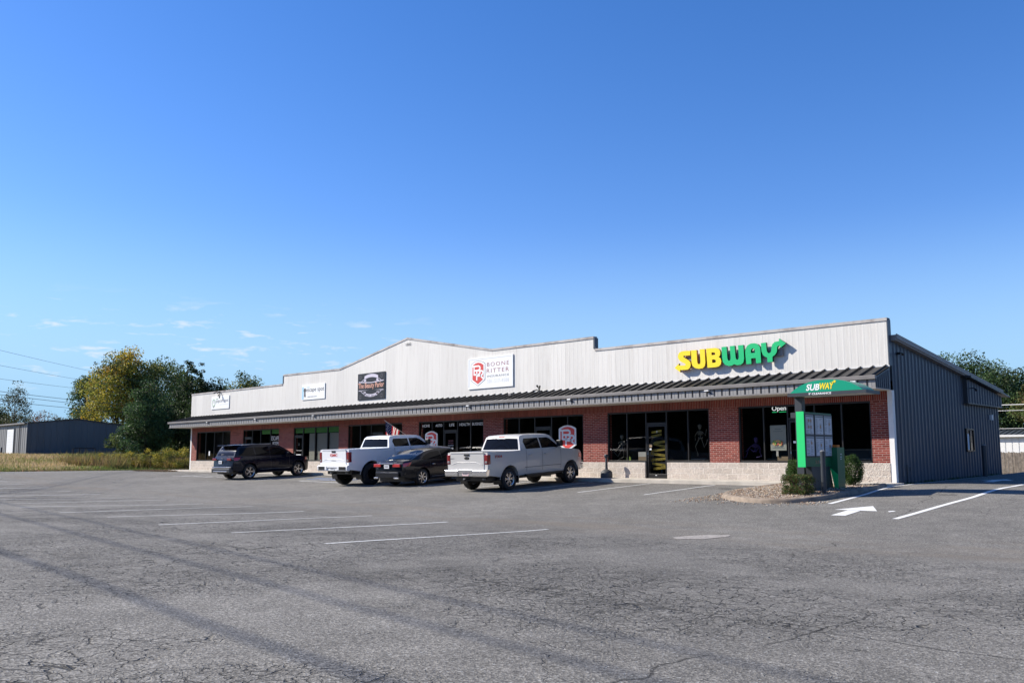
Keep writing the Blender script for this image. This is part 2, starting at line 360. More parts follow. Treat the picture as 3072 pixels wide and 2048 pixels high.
M = {}
M['asphalt'] = asphalt_mat()
M['paint_w'] = worn_paint('road_paint_white', (0.72, 0.72, 0.70))
M['paint_fresh'] = worn_paint('road_paint_fresh', (0.78, 0.78, 0.76), .60, .74)
M['paint_b'] = worn_paint('road_paint_blue', (0.10, 0.25, 0.62))
M['brick'] = brick_mat('red_brick', 0.248, 0.0717, 0.0078, (0.165, 0.028, 0.022), (0.29, 0.064, 0.047), (0.40, 0.27, 0.23), zoff=0.61)
M['soldier'] = brick_mat('soldier_brick', 0.3, 0.0717, 0.009, (0.17, 0.030, 0.024), (0.27, 0.058, 0.042), (0.32, 0.21, 0.18), swap=True, off=0.0, zoff=2.61)
M['block'] = brick_mat('split_face_block', 0.4064, 0.2033, 0.010, (0.52, 0.455, 0.395), (0.60, 0.53, 0.465), (0.76, 0.71, 0.64), splitface=True)
M['wallwhite'] = siding_mat('white_metal_siding', (0.72, 0.695, 0.645), (0.38, 0.33, 0.27), 0.42)
M['trimwhite'] = pm('white_trim', (0.78, 0.77, 0.74), 0.45, var=0.05, vscale=6)
M['captrim'] = siding_mat('stained_cap', (0.50, 0.47, 0.44), (0.16, 0.12, 0.10), 1.6, streak=False)
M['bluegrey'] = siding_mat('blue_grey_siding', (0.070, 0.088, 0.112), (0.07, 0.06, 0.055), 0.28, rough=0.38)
M['roofdark'] = pm('dark_standing_seam', (0.029, 0.027, 0.026), 0.55, metal=0.0, var=0.15, vscale=2)
M['gutter'] = pm('grey_gutter', (0.215, 0.20, 0.19), 0.5, var=0.12, vscale=3)
M['fascia'] = pm('grey_fascia', (0.27, 0.262, 0.255), 0.45, var=0.08, vscale=4)
M['dark'] = pm('dark_recess', (0.02, 0.02, 0.02), 0.8)
M['soffit'] = pm('soffit', (0.52, 0.49, 0.43), 0.6, var=0.05)
M['bronze'] = pm('dark_bronze_frame', (0.022, 0.021, 0.020), 0.38, metal=0.3)
M['frame_lit'] = pm('black_frame', (0.03, 0.032, 0.036), 0.35)
M['glass'] = glass_mat('tinted_window_glass', (0.70, 0.72, 0.72), 0.6)
M['darkfilm'] = pm('dark_window_film', (0.008, 0.008, 0.009), 0.12, spec=0.35)
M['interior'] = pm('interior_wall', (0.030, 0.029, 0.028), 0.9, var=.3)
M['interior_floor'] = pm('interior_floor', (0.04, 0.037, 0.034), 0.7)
M['green'] = pm('green_film', (0.10, 0.33, 0.05), 0.5)
M['blind'] = pm('beige_blind', (0.40, 0.375, 0.30), 0.8)
M['concrete'] = pm('concrete', (0.50, 0.455, 0.39), 0.9, var=0.16, vscale=2.2, bump=0.3, bscale=30)
M['kerb'] = pm('weathered_kerb', (0.27, 0.215, 0.165), 0.9, var=0.35, vscale=4, bump=0.4, bscale=30)
M['white'] = pm('white_sign', (0.86, 0.87, 0.86), 0.4)
M['black'] = pm('black_plastic', (0.015, 0.015, 0.016), 0.4)
M['grey'] = pm('grey_metal', (0.20, 0.205, 0.21), 0.5)
M['red'] = pm('sign_red', (0.60, 0.055, 0.045), 0.5)
M['maroon'] = pm('sign_maroon', (0.33, 0.13, 0.15), 0.6)
M['letter_dark'] = pm('letter_dark', (0.07, 0.07, 0.075), 0.6)
M['letter_grey'] = pm('letter_faded', (0.66, 0.68, 0.69), 0.6)
M['yellow'] = pm('sign_yellow', (0.92, 0.72, 0.02), 0.4)
M['yellow_side'] = pm('sign_yellow_return', (0.42, 0.16, 0.01), 0.5)
M['sgreen'] = pm('sign_green', (0.006, 0.50, 0.17), 0.4)
M['sgreen_side'] = pm('sign_green_return', (0.004, 0.075, 0.03), 0.5)
M['lime'] = pm('menu_board_green', (0.02, 0.62, 0.17), 0.4)
M['dgreen'] = pm('menu_board_dark_green', (0.01, 0.13, 0.055), 0.35)
M['teal'] = pm('canopy_green', (0.0, 0.30, 0.17), 0.35)
M['charcoal'] = pm('charcoal_metal', (0.05, 0.055, 0.062), 0.4, metal=0.2)
M['menu'] = pm('menu_panel', (0.55, 0.60, 0.66), 0.25)
M['menu_ink'] = pm('menu_print', (0.12, 0.16, 0.18), 0.4)
M['menu_food'] = pm('menu_pictures', (0.32, 0.20, 0.12), 0.4)
M['rubber'] = pm('tyre_rubber', (0.016, 0.016, 0.017), 0.75, bump=0.2, bscale=60)
M['alloy'] = pm('alloy_wheel', (0.55, 0.55, 0.56), 0.25, metal=0.9)
M['alloy_dark'] = pm('dark_alloy', (0.012, 0.012, 0.013), 0.3, metal=0.3)
M['chrome'] = pm('chrome', (0.72, 0.73, 0.75), 0.14, metal=1.0)
M['silver'] = pm('silver_paint', (0.58, 0.565, 0.535), 0.38, metal=0.12, coat=0.6)
M['carwhite'] = pm('white_car_paint', (0.82, 0.83, 0.84), 0.32, coat=0.9)
M['navy'] = pm('dark_blue_paint', (0.004, 0.006, 0.016), 0.25, spec=.2, coat=0.3)
M['carblack'] = pm('blue_black_paint', (0.005, 0.007, 0.012), 0.22, spec=.25, coat=0.4)
M['carglass'] = pm('car_glass', (0.004, 0.004, 0.005), 0.03, spec=0.16)
M['taillight'] = pm('red_lens', (0.20, 0.004, 0.008), 0.12, coat=1.0)
M['redlens2'] = pm('bright_red_lens', (0.42, 0.012, 0.012), 0.2, coat=1.0)
M['plate'] = pm('number_plate', (0.75, 0.76, 0.78), 0.5)
M['platered'] = pm('red_number_plate', (0.78, 0.55, 0.55), 0.5)
M['bark'] = pm('bark', (0.115, 0.085, 0.06), 0.95, var=0.25, vscale=6, bump=0.6, bscale=20)
M['bark_pale'] = pm('pale_bark', (0.36, 0.32, 0.26), 0.9, var=0.25, vscale=6)
M['leaf'] = leaf_mat('foliage'); M['blade'] = leaf_mat('grass_blades', 0.8)
M['wood'] = pm('weathered_fence', (0.20, 0.165, 0.13), 0.9, var=0.35, vscale=5)
M['bone'] = pm('plastic_bone', (0.17, 0.165, 0.13), 0.8)
M['card'] = pm('cardboard', (0.33, 0.235, 0.14), 0.8)
M['purple'] = pm('purple_cloth', (0.05, 0.03, 0.13), 0.8)
M['tape'] = pm('caution_tape', (0.48, 0.35, 0.03), 0.45)
M['wire'] = pm('cable_black', (0.02, 0.02, 0.02), 0.6)
M['navycloth'] = pm('flag_navy', (0.008, 0.012, 0.045), 0.8); M['redcloth'] = pm('flag_red', (0.45, 0.02, 0.03), 0.8); M['whitecloth'] = pm('flag_white', (0.78, 0.76, 0.74), 0.8)
M['soil'] = pm('soil', (0.13, 0.105, 0.05), 0.95, var=0.35, vscale=0.8, bump=0.5, bscale=6)
M['signlit'] = pm('lit_letters', (0.8, 0.8, 0.8), 0.5, emit=(1, 1, 1), estr=0.75)
M['signlitg'] = pm('lit_green_line', (0.02, 0.5, 0.15), 0.5, emit=(0.05, 0.9, 0.3), estr=0.6)

for k_ in ('navycloth', 'redcloth', 'whitecloth'):      # thin flag cloth lets the sun through
    if k_ == 'whitecloth': M['flagwhite'] = pm('flag_white_cloth', (0.80, 0.78, 0.76), 0.8); k_ = 'flagwhite'
    nt_ = M[k_].node_tree; b_ = nt_.nodes['Principled BSDF']; tl_ = nt_.nodes.new('ShaderNodeBsdfTranslucent'); tl_.inputs[0].default_value = b_.inputs['Base Color'].default_value
    mx_ = nt_.nodes.new('ShaderNodeMixShader'); mx_.inputs[0].default_value = .6; nt_.links.new(b_.outputs[0], mx_.inputs[1]); nt_.links.new(tl_.outputs[0], mx_.inputs[2]); nt_.links.new(mx_.outputs[0], nt_.nodes['Material Output'].inputs[0])

# ------------------------------------------------------------------ terrain
PY = [-80, -34, -28, -20, -14.5, -12, -8.4, -5.7, -1.5, 0, 40]
PZ = [-.5, -.5, -.5, -.6, -.70, -.68, -.5, -.34, -.13, -.11, -.11]
def _sm(a, b, v):
    t = np.clip((v - a) / (b - a), 0, 1); return t * t * (3 - 2 * t)
def gnd(X, Y):
    X = np.asarray(X, dtype=float); Y = np.asarray(Y, dtype=float)
    z = np.interp(Y, PY, PZ)
    z = (z + np.interp(Y + .7, PY, PZ) + np.interp(Y - .7, PY, PZ)) / 3
    k = _sm(-22, -52, X); z = z * (1 - k) - .1 * k
    r = _sm(-1, 1., X) * _sm(-4, 1, Y); z = z * (1 - r) + r * (-.04 + .022 * np.clip(Y, 0, 14))
    z = z - _sm(13, 22, Y) * _sm(-12, -2, X) * 0.45
    return z + _sm(-56, -84, X) * 1.13 + 0.015 * np.sin(X * .9 + 1) * np.sin(Y * .7)* _sm(-9, -13, Y)
def g1(x, y): return float(gnd(x, y))

def heightfield(name, xs, ys, dz, mat, keep=None):
    Xg, Yg = np.meshgrid(xs, ys); Z = gnd(Xg, Yg) + dz(Xg, Yg)
    V = np.stack([Xg.ravel(), Yg.ravel(), Z.ravel()], 1); nx = len(xs)
    i, j = np.meshgrid(np.arange(nx - 1), np.arange(len(ys) - 1))
    a = (j * nx + i).ravel(); F = np.stack([a, a + 1, a + nx + 1, a + nx], 1)
    if keep is not None:
        cx = V[F].mean(1); F = F[keep(cx[:, 0], cx[:, 1])]
    o = np_mesh(name, V, F, mat)
    for p in o.data.polygons: p.use_smooth = True
    return o
def seg(*parts):
    out = []
    for a, b, s in parts: out += list(np.arange(a, b, s))
    return np.array(out + [parts[-1][1]])

XS = seg((-1200, -300, 60), (-300, -120, 10), (-120, -100, 4), (-100, -60, 1.5), (-60, 20, 0.5), (20, 60, 4), (60, 300, 20), (300, 1200, 60))
YS = seg((-1200, -300, 60), (-300, -60, 15), (-60, -34, 2), (-34, 4, 0.5), (4, 60, 1.5), (60, 200, 10), (200, 1200, 60))
def lot(X, Y): return (X > -56.3) & (X < 60) & (Y > -46) & ((Y < 4) | ((X > -4) & (X < 14) & (Y < 30.8)) | ((X < -50) & (Y < 4.5)))
def soilcol():
    m, nt, b = newmat('grassy_ground'); N = nt.nodes; L = nt.links
    t = N.new('ShaderNodeTexCoord'); n = N.new('ShaderNodeTexNoise'); n.inputs['Scale'].default_value = 0.35; n.inputs['Detail'].default_value = 6; L.new(t.outputs['Object'], n.inputs['Vector'])
    r = N.new('ShaderNodeValToRGB'); e = r.color_ramp.elements; e[0].position = 0.3; e[0].color = (0.11, 0.10, 0.035, 1); e[1].position = 0.7; e[1].color = (0.24, 0.18, 0.085, 1)
    L.new(n.outputs['Fac'], r.inputs[0]); L.new(r.outputs[0], b.inputs['Base Color']); b.inputs['Roughness'].default_value = 0.95; return m
M['ground'] = soilcol()
o = heightfield('ground', XS, YS, lambda X, Y: -0.14 + 0.16 * (_sm(-56.2, -58.2, X) + _sm(4.2, 6, Y) * _sm(-49, -51, X)).clip(0, 1), M['ground'])
tag(o, kind='structure')
XA = seg((-56.5, -30, 0.5), (-30, 20, 0.35), (20, 60, 2.0)); YA = seg((-46, -34, 1.0), (-34, 4, 0.35), (4, 31, 0.9))
o = heightfield('parking_lot', XA, YA, lambda X, Y: 0 * X, M['asphalt'], keep=lambda x, y: lot(x, y))
tag(o, kind='structure')

# painted markings laid 5 mm over the asphalt
def strip(mb, p0, p1, w, n=None, lift=0.006):
    p0 = np.array(p0, float); p1 = np.array(p1, float); d = p1 - p0; Ln = np.hypot(*d); d /= Ln; q = np.array([-d[1], d[0]]) * w / 2
    n = n or max(2, int(Ln / 0.3)); vs = []
    for i in range(n + 1):
        c = p0 + d * Ln * i / n
        for s in (-1, 1):
            x, y = c + q * s; vs.append((x, y, mesh_z(x, y) + lift))
    mb.add(vs, [(2 * i, 2 * i + 1, 2 * i + 3, 2 * i + 2) for i in range(n)])
def mesh_z(x, y):
    """height of the lot sheet (piecewise linear) at x,y"""
    i = int(np.clip(np.searchsorted(XA, x) - 1, 0, len(XA) - 2)); j = int(np.clip(np.searchsorted(YA, y) - 1, 0, len(YA) - 2))
    fx = (x - XA[i]) / (XA[i + 1] - XA[i]); fy = (y - YA[j]) / (YA[j + 1] - YA[j])
    z = gnd([XA[i], XA[i + 1], XA[i], XA[i + 1]], [YA[j], YA[j], YA[j + 1], YA[j + 1]])
    return float((z[0] * (1 - fx) + z[1] * fx) * (1 - fy) + (z[2] * (1 - fx) + z[3] * fx) * fy)
mk = MB()
for k in range(15):
    x = -1.45 - 3.1 * k
    strip(mk, (x + 0.1, -20.1 - 0.05 * (k % 3)), (x - 0.05, -14.5 - 0.1 * (k % 2)), 0.10)
for x in (-5.33, -8.05, -10.8, -13.6, -16.4, -19.8, -29.2, -32.6):
    strip(mk, (x, -5.85), (x, -1.75), 0.10)
strip(mk, (-26.4, -5.15), (-22.8, -5.25), 0.12)
strip(mk, (-26.3, -5.1), (-26.3, -1.8), 0.1); strip(mk, (-25.9, -5.0), (-24.9, -3.9), 0.1)
strip(mk, (-38.8, -5.9), (-34.9, -5.35), 0.12)
for q in range(4): strip(mk, (-37.9 + q * 1.15, -5.75 + q * 0.12), (-39.2 + q * 1.15, -3.4), 0.12)
tag(mk.build('parking_lines', M['paint_w']), kind='structure')
mk = MB(); strip(mk, (-27.8, -3.4), (-24.0, -3.65), 0.14); strip(mk, (-27.4, -4.1), (-24.0, -4.25), 0.10); strip(mk, (-24.0, -4.25), (-24.0, -1.8), 0.1)
tag(mk.build('accessible_bay_lines', M['paint_b']), kind='structure')
mk = MB()
strip(mk, (3.55, -8.9), (3.45, 1.2), 0.14); strip(mk, (3.45, 1.2), (3.6, 14), 0.13)
strip(mk, (0.95, -6.45), (0.80, -4.6), 0.13); strip(mk, (0.80, -4.6), (0.46, -1.1), 0.13); strip(mk, (0.46, -1.1), (0.56, 0.6), 0.13); strip(mk, (0.56, 0.6), (0.8, 9.5), 0.12)
def flatpoly(mb, pts, lift=0.007):
    mb.add([(x, y, mesh_z(x, y) + lift) for x, y in pts], [tuple(range(len(pts)))])
flatpoly(mk, [(2.05, -8.78), (2.37, -8.74), (2.27, -7.68), (1.96, -7.68)])
flatpoly(mk, [(1.62, -7.66), (2.64, -7.62), (2.13, -6.62)])
flatpoly(mk, [(2.0, 2.2), (2.3, 2.2), (2.25, 3.3), (1.95, 3.3)]); flatpoly(mk, [(1.6, 3.3), (2.6, 3.3), (2.1, 4.3)])
flatpoly(mk, [(2.86, -7.55), (2.95, -7.7), (3.03, -7.52), (2.93, -7.4)])
tag(mk.build('drive_lane_markings', M['paint_fresh']), kind='structure')
mk = MB(); rr = random.Random(3)
flatpoly(mk, [(1.88 + (0.24 + 0.12 * rr.random()) * cos(t) + .12 * sin(t), -13.9 + (0.60 + 0.25 * rr.random()) * sin(t)) for t in [i * pi / 7 for i in range(14)]], 0.006)
tag(mk.build('concrete_patch', pm('gravelly_patch', (.36, .33, .30), .95, var=.35, vscale=18, bump=.8, bscale=50)), kind='structure')

# sidewalk in front of the shops: a kerbed slab
mk = MB()
xs = list(np.arange(-49.6, 0.5, 1.52)); xs = [x for x in xs if x < 0.2] + [0.4]
for a, b_ in zip(xs[:-1], xs[1:]):
    mk.box(a, b_ - 0.008, -1.35, 0.0, -0.30, -0.004)
mk.box(-49.6, 0.4, -1.50, -1.358, -0.40, -0.012)
tag(mk.build('sidewalk', M['concrete'], bevel=0.012), kind='structure')

# ------------------------------------------------------------------ the shopping centre
BX0, BX1 = -49.0, 0.0
B = empty('shopping_centre', (0, 0, 0), 0, 'long low brick and white metal shopping centre with stepped parapet and dark awning', 'building')
openings = [(-48.22, -43.34), (-41.66, -37.19), (-35.5, -30.72), (-29.84, -24.97), (-23.65, -18.84), (-17.52, -12.72), (-11.43, -6.61), (-5.38, -0.56)]
mull = [(-46.9, -45.65, -44.45), (-40.5, -39.45, -38.25), (-34.48, -33.2, -31.92), (-28.7, -27.7, -26.0), (-22.61, -21.72, -20.70, -19.76), (-16.52, -15.55, -14.55, -13.62), (-10.45, -9.51, -8.54, -7.56), (-4.40, -3.48, -2.50, -1.55)]
doors = [None, (-41.5, -40.58), (-35.42, -34.52), (-27.62, -26.6), (-21.72, -20.74), (-15.55, -14.57), (-9.51, -8.54), (-3.48, -2.52)]
ZT, ZB = 2.62, 0.62
# brick piers (one wall), the soldier course, the block base
edges = [BX0] + [v for o_ in openings for v in o_] + [BX1]
for i in range(0, len(edges), 2): MB().box(edges[i], edges[i + 1], 0, 0.3, 0.61, ZT).build('brick_pier', M['brick'], B)
MB().box(BX0, BX1, -0.004, 0.3, ZT + 0.001, 2.93).build('soldier_course', M['soldier'], B)
bb = MB(); cuts = [BX0] + [v for d in doors if d for v in (d[0] - 0.03, d[1] + 0.03)] + [BX1]
for i in range(0, len(cuts), 2): MB().box(cuts[i], cuts[i + 1], -0.028, 0.3, -0.12, 0.612).build('block_base', M['block'], B, bevel=0.006)
# corner trims
MB().box(0.002, 0.16, -0.01, 0.16, -0.1, 2.93).build('corner_trim', M['trimwhite'], B)
MB().box(-49.16, -49.002, -0.01, 0.16, -0.1, 2.93).build('corner_trim', M['trimwhite'], B)
# interior: dark rooms behind the glass
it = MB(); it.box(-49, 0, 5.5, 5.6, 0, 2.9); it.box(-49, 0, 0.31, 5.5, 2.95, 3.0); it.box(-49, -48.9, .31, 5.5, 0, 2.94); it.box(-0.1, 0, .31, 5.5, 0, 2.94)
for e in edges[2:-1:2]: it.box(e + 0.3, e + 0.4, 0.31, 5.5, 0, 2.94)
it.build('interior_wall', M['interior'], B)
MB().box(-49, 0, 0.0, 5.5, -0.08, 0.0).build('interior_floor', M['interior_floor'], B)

def text_mesh(s, size, extrude=0.004, bold=0.0, shear=0.0, align='CENTER', spacing=1.0):
    c = bpy.data.curves.new('t', 'FONT'); c.body = s; c.size = size; c.extrude = extrude; c.offset = bold; c.shear = shear
    c.align_x = align; c.align_y = 'BOTTOM_BASELINE'; c.space_character = spacing; c.resolution_u = 3
    o_ = bpy.data.objects.new('t', c); COL.objects.link(o_)
    dg = bpy.context.evaluated_depsgraph_get(); me = bpy.data.meshes.new_from_object(o_.evaluated_get(dg))
    bpy.data.objects.remove(o_); bpy.data.curves.remove(c); me.materials.clear(); return me

def text(name, s, x0, x1, z0, z1, y, mat, parent, bold=0.0, shear=0.0, ex=0.003, face='-y', spacing=1.0, rotm=None):
    """letters fitted into a rectangle on a vertical plane"""
    me = text_mesh(s, 1.0, 0.001, bold, shear, spacing=spacing)
    co = np.zeros(len(me.vertices) * 3); me.vertices.foreach_get('co', co); co = co.reshape(-1, 3)
    a, b_ = co.min(0), co.max(0)
    u = (co[:, 0] - a[0]) / max(1e-6, b_[0] - a[0]); v = (co[:, 1] - a[1]) / max(1e-6, b_[1] - a[1]); q = (co[:, 2] - a[2]) / max(1e-9, b_[2] - a[2])
    out = np.zeros_like(co); U = x0 + u * (x1 - x0); out[:, 2] = z0 + v * (z1 - z0)
    if face == '-y': out[:, 0] = U; out[:, 1] = y - ex * q
    elif face == '+x': out[:, 1] = U; out[:, 0] = y + ex * q       # x0..x1 run along +Y
    elif face == '-x': out[:, 1] = -U; out[:, 0] = y - ex * q      # reads left to right seen from behind a car
    me.vertices.foreach_set('co', out.ravel()); me.update()
    return link(name, me, mat, parent)

def flat(name, pts, y, mat, parent, ex=0.003, holes=()):
    """flat plate in the XZ plane facing -Y, with holes"""
    c = bpy.data.curves.new('c', 'CURVE'); c.dimensions = '2D'; c.fill_mode = 'BOTH'; c.extrude = ex / 2
    for P in [pts] + list(holes):
        s = c.splines.new('POLY'); s.points.add(len(P) - 1); s.use_cyclic_u = True
        for i, (u, v) in enumerate(P): s.points[i].co = (u, v, 0, 1)
    o_ = bpy.data.objects.new('c', c); COL.objects.link(o_)
    dg = bpy.context.evaluated_depsgraph_get(); me = bpy.data.meshes.new_from_object(o_.evaluated_get(dg))
    bpy.data.objects.remove(o_); bpy.data.curves.remove(c)
    for v in me.vertices: v.co = (v.co.x, y - ex / 2 + -v.co.z, v.co.y)
    me.materials.clear(); me.update()
    return link(name, me, mat, parent)

SHIELD = [(0, .953), (.1, .925), (.3, .975), (.5, 1.0), (.7, .975), (.87, .93), (1, .88), (1, .20), (.5, 0), (0, .20)]
SHIELD = [(0, .87), (.10, .92), (.29, .98), (.5, 1.0), (.71, .98), (.90, .92), (1, .87), (1, .22), (.5, 0), (0, .22)]
def shield(parent, x0, x1, z0, z1, y, white, red, outline=None):
    W_, H_ = x1 - x0, z1 - z0
    S = lambda k: [(x0 + W_ * (.5 + (u - .5) * k), z0 + H_ * (.5 + (v - .5) * (1 - (1 - k) * .62))) for u, v in SHIELD]
    nm = 'shield_logo'
    if outline: flat(nm + '_outline', S(1.06), y + .001, outline, parent, 0.002)
    flat(nm + '_border', S(1.0), y - .002, white, parent, 0.003)
    flat(nm, S(.80), y - .006, red, parent, 0.003)
    # the interlocked B and R, drawn as heavy strokes
    def st(pts, t=.085):
        b_ = MB()
        for (a, c_) in zip(pts[:-1], pts[1:]):
            a = Vector((x0 + W_ * a[0], z0 + H_ * a[1])); c_ = Vector((x0 + W_ * c_[0], z0 + H_ * c_[1]))
            d = (c_ - a).normalized(); n = Vector((-d.y, d.x)) * W_ * t / 2; a2 = a - d * W_ * t * .35; c2 = c_ + d * W_ * t * .35
            b_.quad((a2.x + n.x, 0, a2.y + n.y), (c2.x + n.x, 0, c2.y + n.y), (c2.x - n.x, 0, c2.y - n.y), (a2.x - n.x, 0, a2.y - n.y))
        return b_
    strokes = [[(.12, .80), (.55, .80), (.64, .76), (.66, .70), (.62, .65), (.50, .62), (.28, .62)], [(.22, .80), (.22, .455), (.34, .455)],
               [(.50, .62), (.64, .585), (.66, .52), (.60, .475), (.50, .45), (.44, .45)],
               [(.42, .62), (.42, .24)], [(.42, .60), (.50, .62)], [(.70, .60), (.84, .575), (.88, .51), (.82, .44), (.70, .40), (.46, .40)], [(.70, .40), (.92, .25)]]
    yy = y - .0095; o_ = MB()
    for i, s_ in enumerate(strokes):
        q = st(s_); q.v = [(v[0], yy - .0004 * i, v[2]) for v in q.v]; q.v = [(v[0], v[1] - .0001 * (j // 4), v[2]) for j, v in enumerate(q.v)]; o_.add(q.v, q.f)
    o_.build('monogram', white, parent)

# storefronts: every window a part with its own glass, every door a part with glass and handle
GY = 0.08
for i, ((x0, x1), ms) in enumerate(zip(openings, mull)):
    d = doors[i]
    f = MB(); t = 0.05
    f.box(x0, x1, GY - .05, GY + .05, ZT - .06, ZT); f.box(x0, x0 + t, GY - .05, GY + .05, ZB, ZT - .061); f.box(x1 - t, x1, GY - .05, GY + .05, ZB, ZT - .061)
    segs = [(x0, x1)] if not d else [(x0, d[0]), (d[1], x1)]
    for a, b_ in segs:
        if b_ - a > .12: f.box(a + (t if a == x0 else 0), b_ - (t if b_ == x1 else 0), GY - .075, GY + .05, ZB - .002, ZB + .065)
    for m_ in ms: f.box(m_ - t / 2, m_ + t / 2, GY - .049, GY + .049, (ZB + .066) if not (d and (abs(m_ - d[0]) < .06 or abs(m_ - d[1]) < .06)) else 0.0, ZT - .061)
    if d: f.box(d[0] + .03, d[1] - .03, GY - .048, GY + .048, 2.09, 2.16)
    W = f.build('window', M['bronze'], B, bevel=.004)
    g_ = MB(); bounds = [x0 + t] + list(ms) + [x1 - t]
    for a, b_ in zip(bounds[:-1], bounds[1:]):
        isd = d and abs((a + b_) / 2 - (d[0] + d[1]) / 2) < .3
        if isd: g_.quad((a, GY, 2.16), (b_, GY, 2.16), (b_, GY, ZT - .05), (a, GY, ZT - .05))
        else: g_.quad((a, GY, ZB + .06), (b_, GY, ZB + .06), (b_, GY, ZT - .05), (a, GY, ZT - .05))
    g_.build('glass', M['glass'], W, fixn=False)
    if d:
        a, b_ = d[0] + .035, d[1] - .035; f = MB()
        f.box(a, b_, GY - .03, GY + .03, 0.0, .17); f.box(a, b_, GY - .03, GY + .03, 2.0, 2.08)
        f.box(a, a + .06, GY - .03, GY + .03, .171, 1.999); f.box(b_ - .06, b_, GY - .03, GY + .03, .171, 1.999)
        D = f.build('door', M['bronze'], B, bevel=.004)
        MB().quad((a + .05, GY, .16), (b_ - .05, GY, .16), (b_ - .05, GY, 2.01), (a + .05, GY, 2.01)).build('glass', M['glass'], D, fixn=False)
        hx = a + .06
        MB().tube([(hx, GY - .03, .93), (hx + .01, GY - .09, .93), (hx + .01, GY - .09, 1.17), (hx, GY - .03, 1.17)], .011, 6).build('handle', M['chrome'], D)
        MB().lathe([(.018, 0), (.018, .01)], 10, 'y', (hx - .02, GY - .045, .83)).build('lock', M['chrome'], D)
        if i in (6, 7): text('door_number', '0' if i == 6 else '1', (a + b_) / 2 - .025, (a + b_) / 2 + .025, 1.76, 1.85, GY - .002, M['whitecloth'], D)
        if i == 6:
            MB().box(a + .075, a + .21, GY - .008, GY - .003, 1.21, 1.32).build('notice', M['card'], D)
            MB().box(a + .075, a + .18, GY - .008, GY - .003, 1.09, 1.16).build('notice', M['white'], D)
            MB().box(a + .36, a + .44, GY - .036, GY - .031, .10, .12).build('kick_plate_badge', M['white'], D)
        if i == 7: MB().box(a + .13, a + .28, GY - .008, GY - .003, 1.29, 1.36).build('notice', M['white'], D)
        if i == 2:
            text('lettering', 'the escape spot', a + .15, b_ - .12, 1.22, 1.28, GY - .003, M['whitecloth'], D); MB().box(a + .12, b_ - .18, GY - .008, GY - .003, .98, 1.02).build('notice', M['white'], D)
            text('door_number', '3', a + .38, a + .42, 1.55, 1.68, GY - .002, M['whitecloth'], D)
        if i == 4:
            cx = (a + b_) / 2
            for s, z, wd, h_, mt in (('BOONE', 1.60, .34, .055, 'maroon'), ('RITTER', 1.48, .38, .06, 'maroon'), ('INSURANCE', 1.38, .42, .045, 'whitecloth'), ('501.517.4500', 1.23, .36, .065, 'white'), ('Mon-Thurs 8:30am-4:30pm', 1.12, .54, .05, 'white'), ('Friday by appt', 1.04, .34, .045, 'white')):
                text('lettering', s, cx - wd / 2, cx + wd / 2, z, z + h_, GY - .003, M[mt], D)
    # what is behind or on each window
    if i in (0, 3): # near-black sheet standing behind the glass
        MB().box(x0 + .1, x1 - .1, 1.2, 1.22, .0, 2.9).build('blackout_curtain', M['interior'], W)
    if i == 0: MB().box(-46.5, -46.32, GY - .006, GY - .002, .98, 1.28).build('notice', M['letter_grey'], W)
    if i == 1:
        for a, b_ in ((-39.42, -38.28), (-38.22, -37.24)): MB().box(a + .03, b_ - .03, GY + .015, GY + .02, 2.30, 2.56).build('green_panel', M['green'], W)
        text('lettering', 'ESCAPE', -38.18, -37.26, 1.90, 2.16, GY - .003, M['whitecloth'], W)
        text('lettering', 'ROOMs', -38.02, -37.28, 1.58, 1.83, GY - .003, M['whitecloth'], W)
        text('lettering', 'the escape spot', -41.28, -40.8, 2.02, 2.1, GY - .035, M['grey'], W)
    if i == 2:
        bs = [-35.45, -34.48, -33.2, -31.92, -30.77]
        for a, b_ in zip(bs[:-1], bs[1:]): MB().box(a + .04, b_ - .04, GY + .015, GY + .02, 2.27, 2.56).build('green_panel', M['green'], W)
        for a, b_ in zip([-33.98, -33.15, -31.87], [-33.24, -31.96, -30.79]): MB().box(a + .03, b_ - .03, GY + .06, GY + .075, ZB + .05, 2.24).build('blind', M['blind'], W)
    if i == 4:
        for s, a, b_ in (('HOME', -23.41, -22.83), ('AUTO', -22.39, -21.89), ('LIFE', -21.35, -20.97), ('HEALTH', -20.60, -19.85), ('BUSINESS', -19.69, -18.88)):
            text('lettering', s, a, b_, 2.33, 2.47, GY - .003, M['letter_grey'], W, bold=.01)
        shield(W, -23.13, -22.17, 1.02, 2.13, GY - .052, M['letter_grey'], M['red'])
    if i == 5:
        shield(W, -14.12, -13.13, 1.09, 2.18, GY - .052, M['letter_grey'], M['red'])

# tables and counters inside the right-hand shop, dim behind the glass
for k, (x_, y_) in enumerate(((-8.0, 1.7), (-6.9, 2.4), (-5.0, 2.2), (-1.2, 1.8), (-2.0, 3.0), (-10.6, 2.6))):
    e = empty('cafe_table', (x_, y_, 0), 0, 'dim cafe table inside the shop, ' + ['left of the hanging skeleton', 'right behind the hanging skeleton', 'behind the purple figure', 'at the right end of the last window', 'behind the drive-lane shop door', 'behind the sitting skeleton'][k], 'table')
    MB().box(-.35, .35, -.35, .35, .72, .75).build('table_top', M['soffit'], e, bevel=.01); MB().tube([(0, 0, 0), (0, 0, .72)], .035, 8).build('leg', M['grey'], e)
ct = empty('service_counter', (-3.5, 4.2, 0), 0, 'dim service counter at the back of the shop', 'counter'); MB().box(-3, 3.2, -.3, .3, 0, 1.05).build('counter_body', M['grey'], ct); MB().box(-3.05, 3.25, -.35, .35, 1.05, 1.10).build('counter_top', M['soffit'], ct)

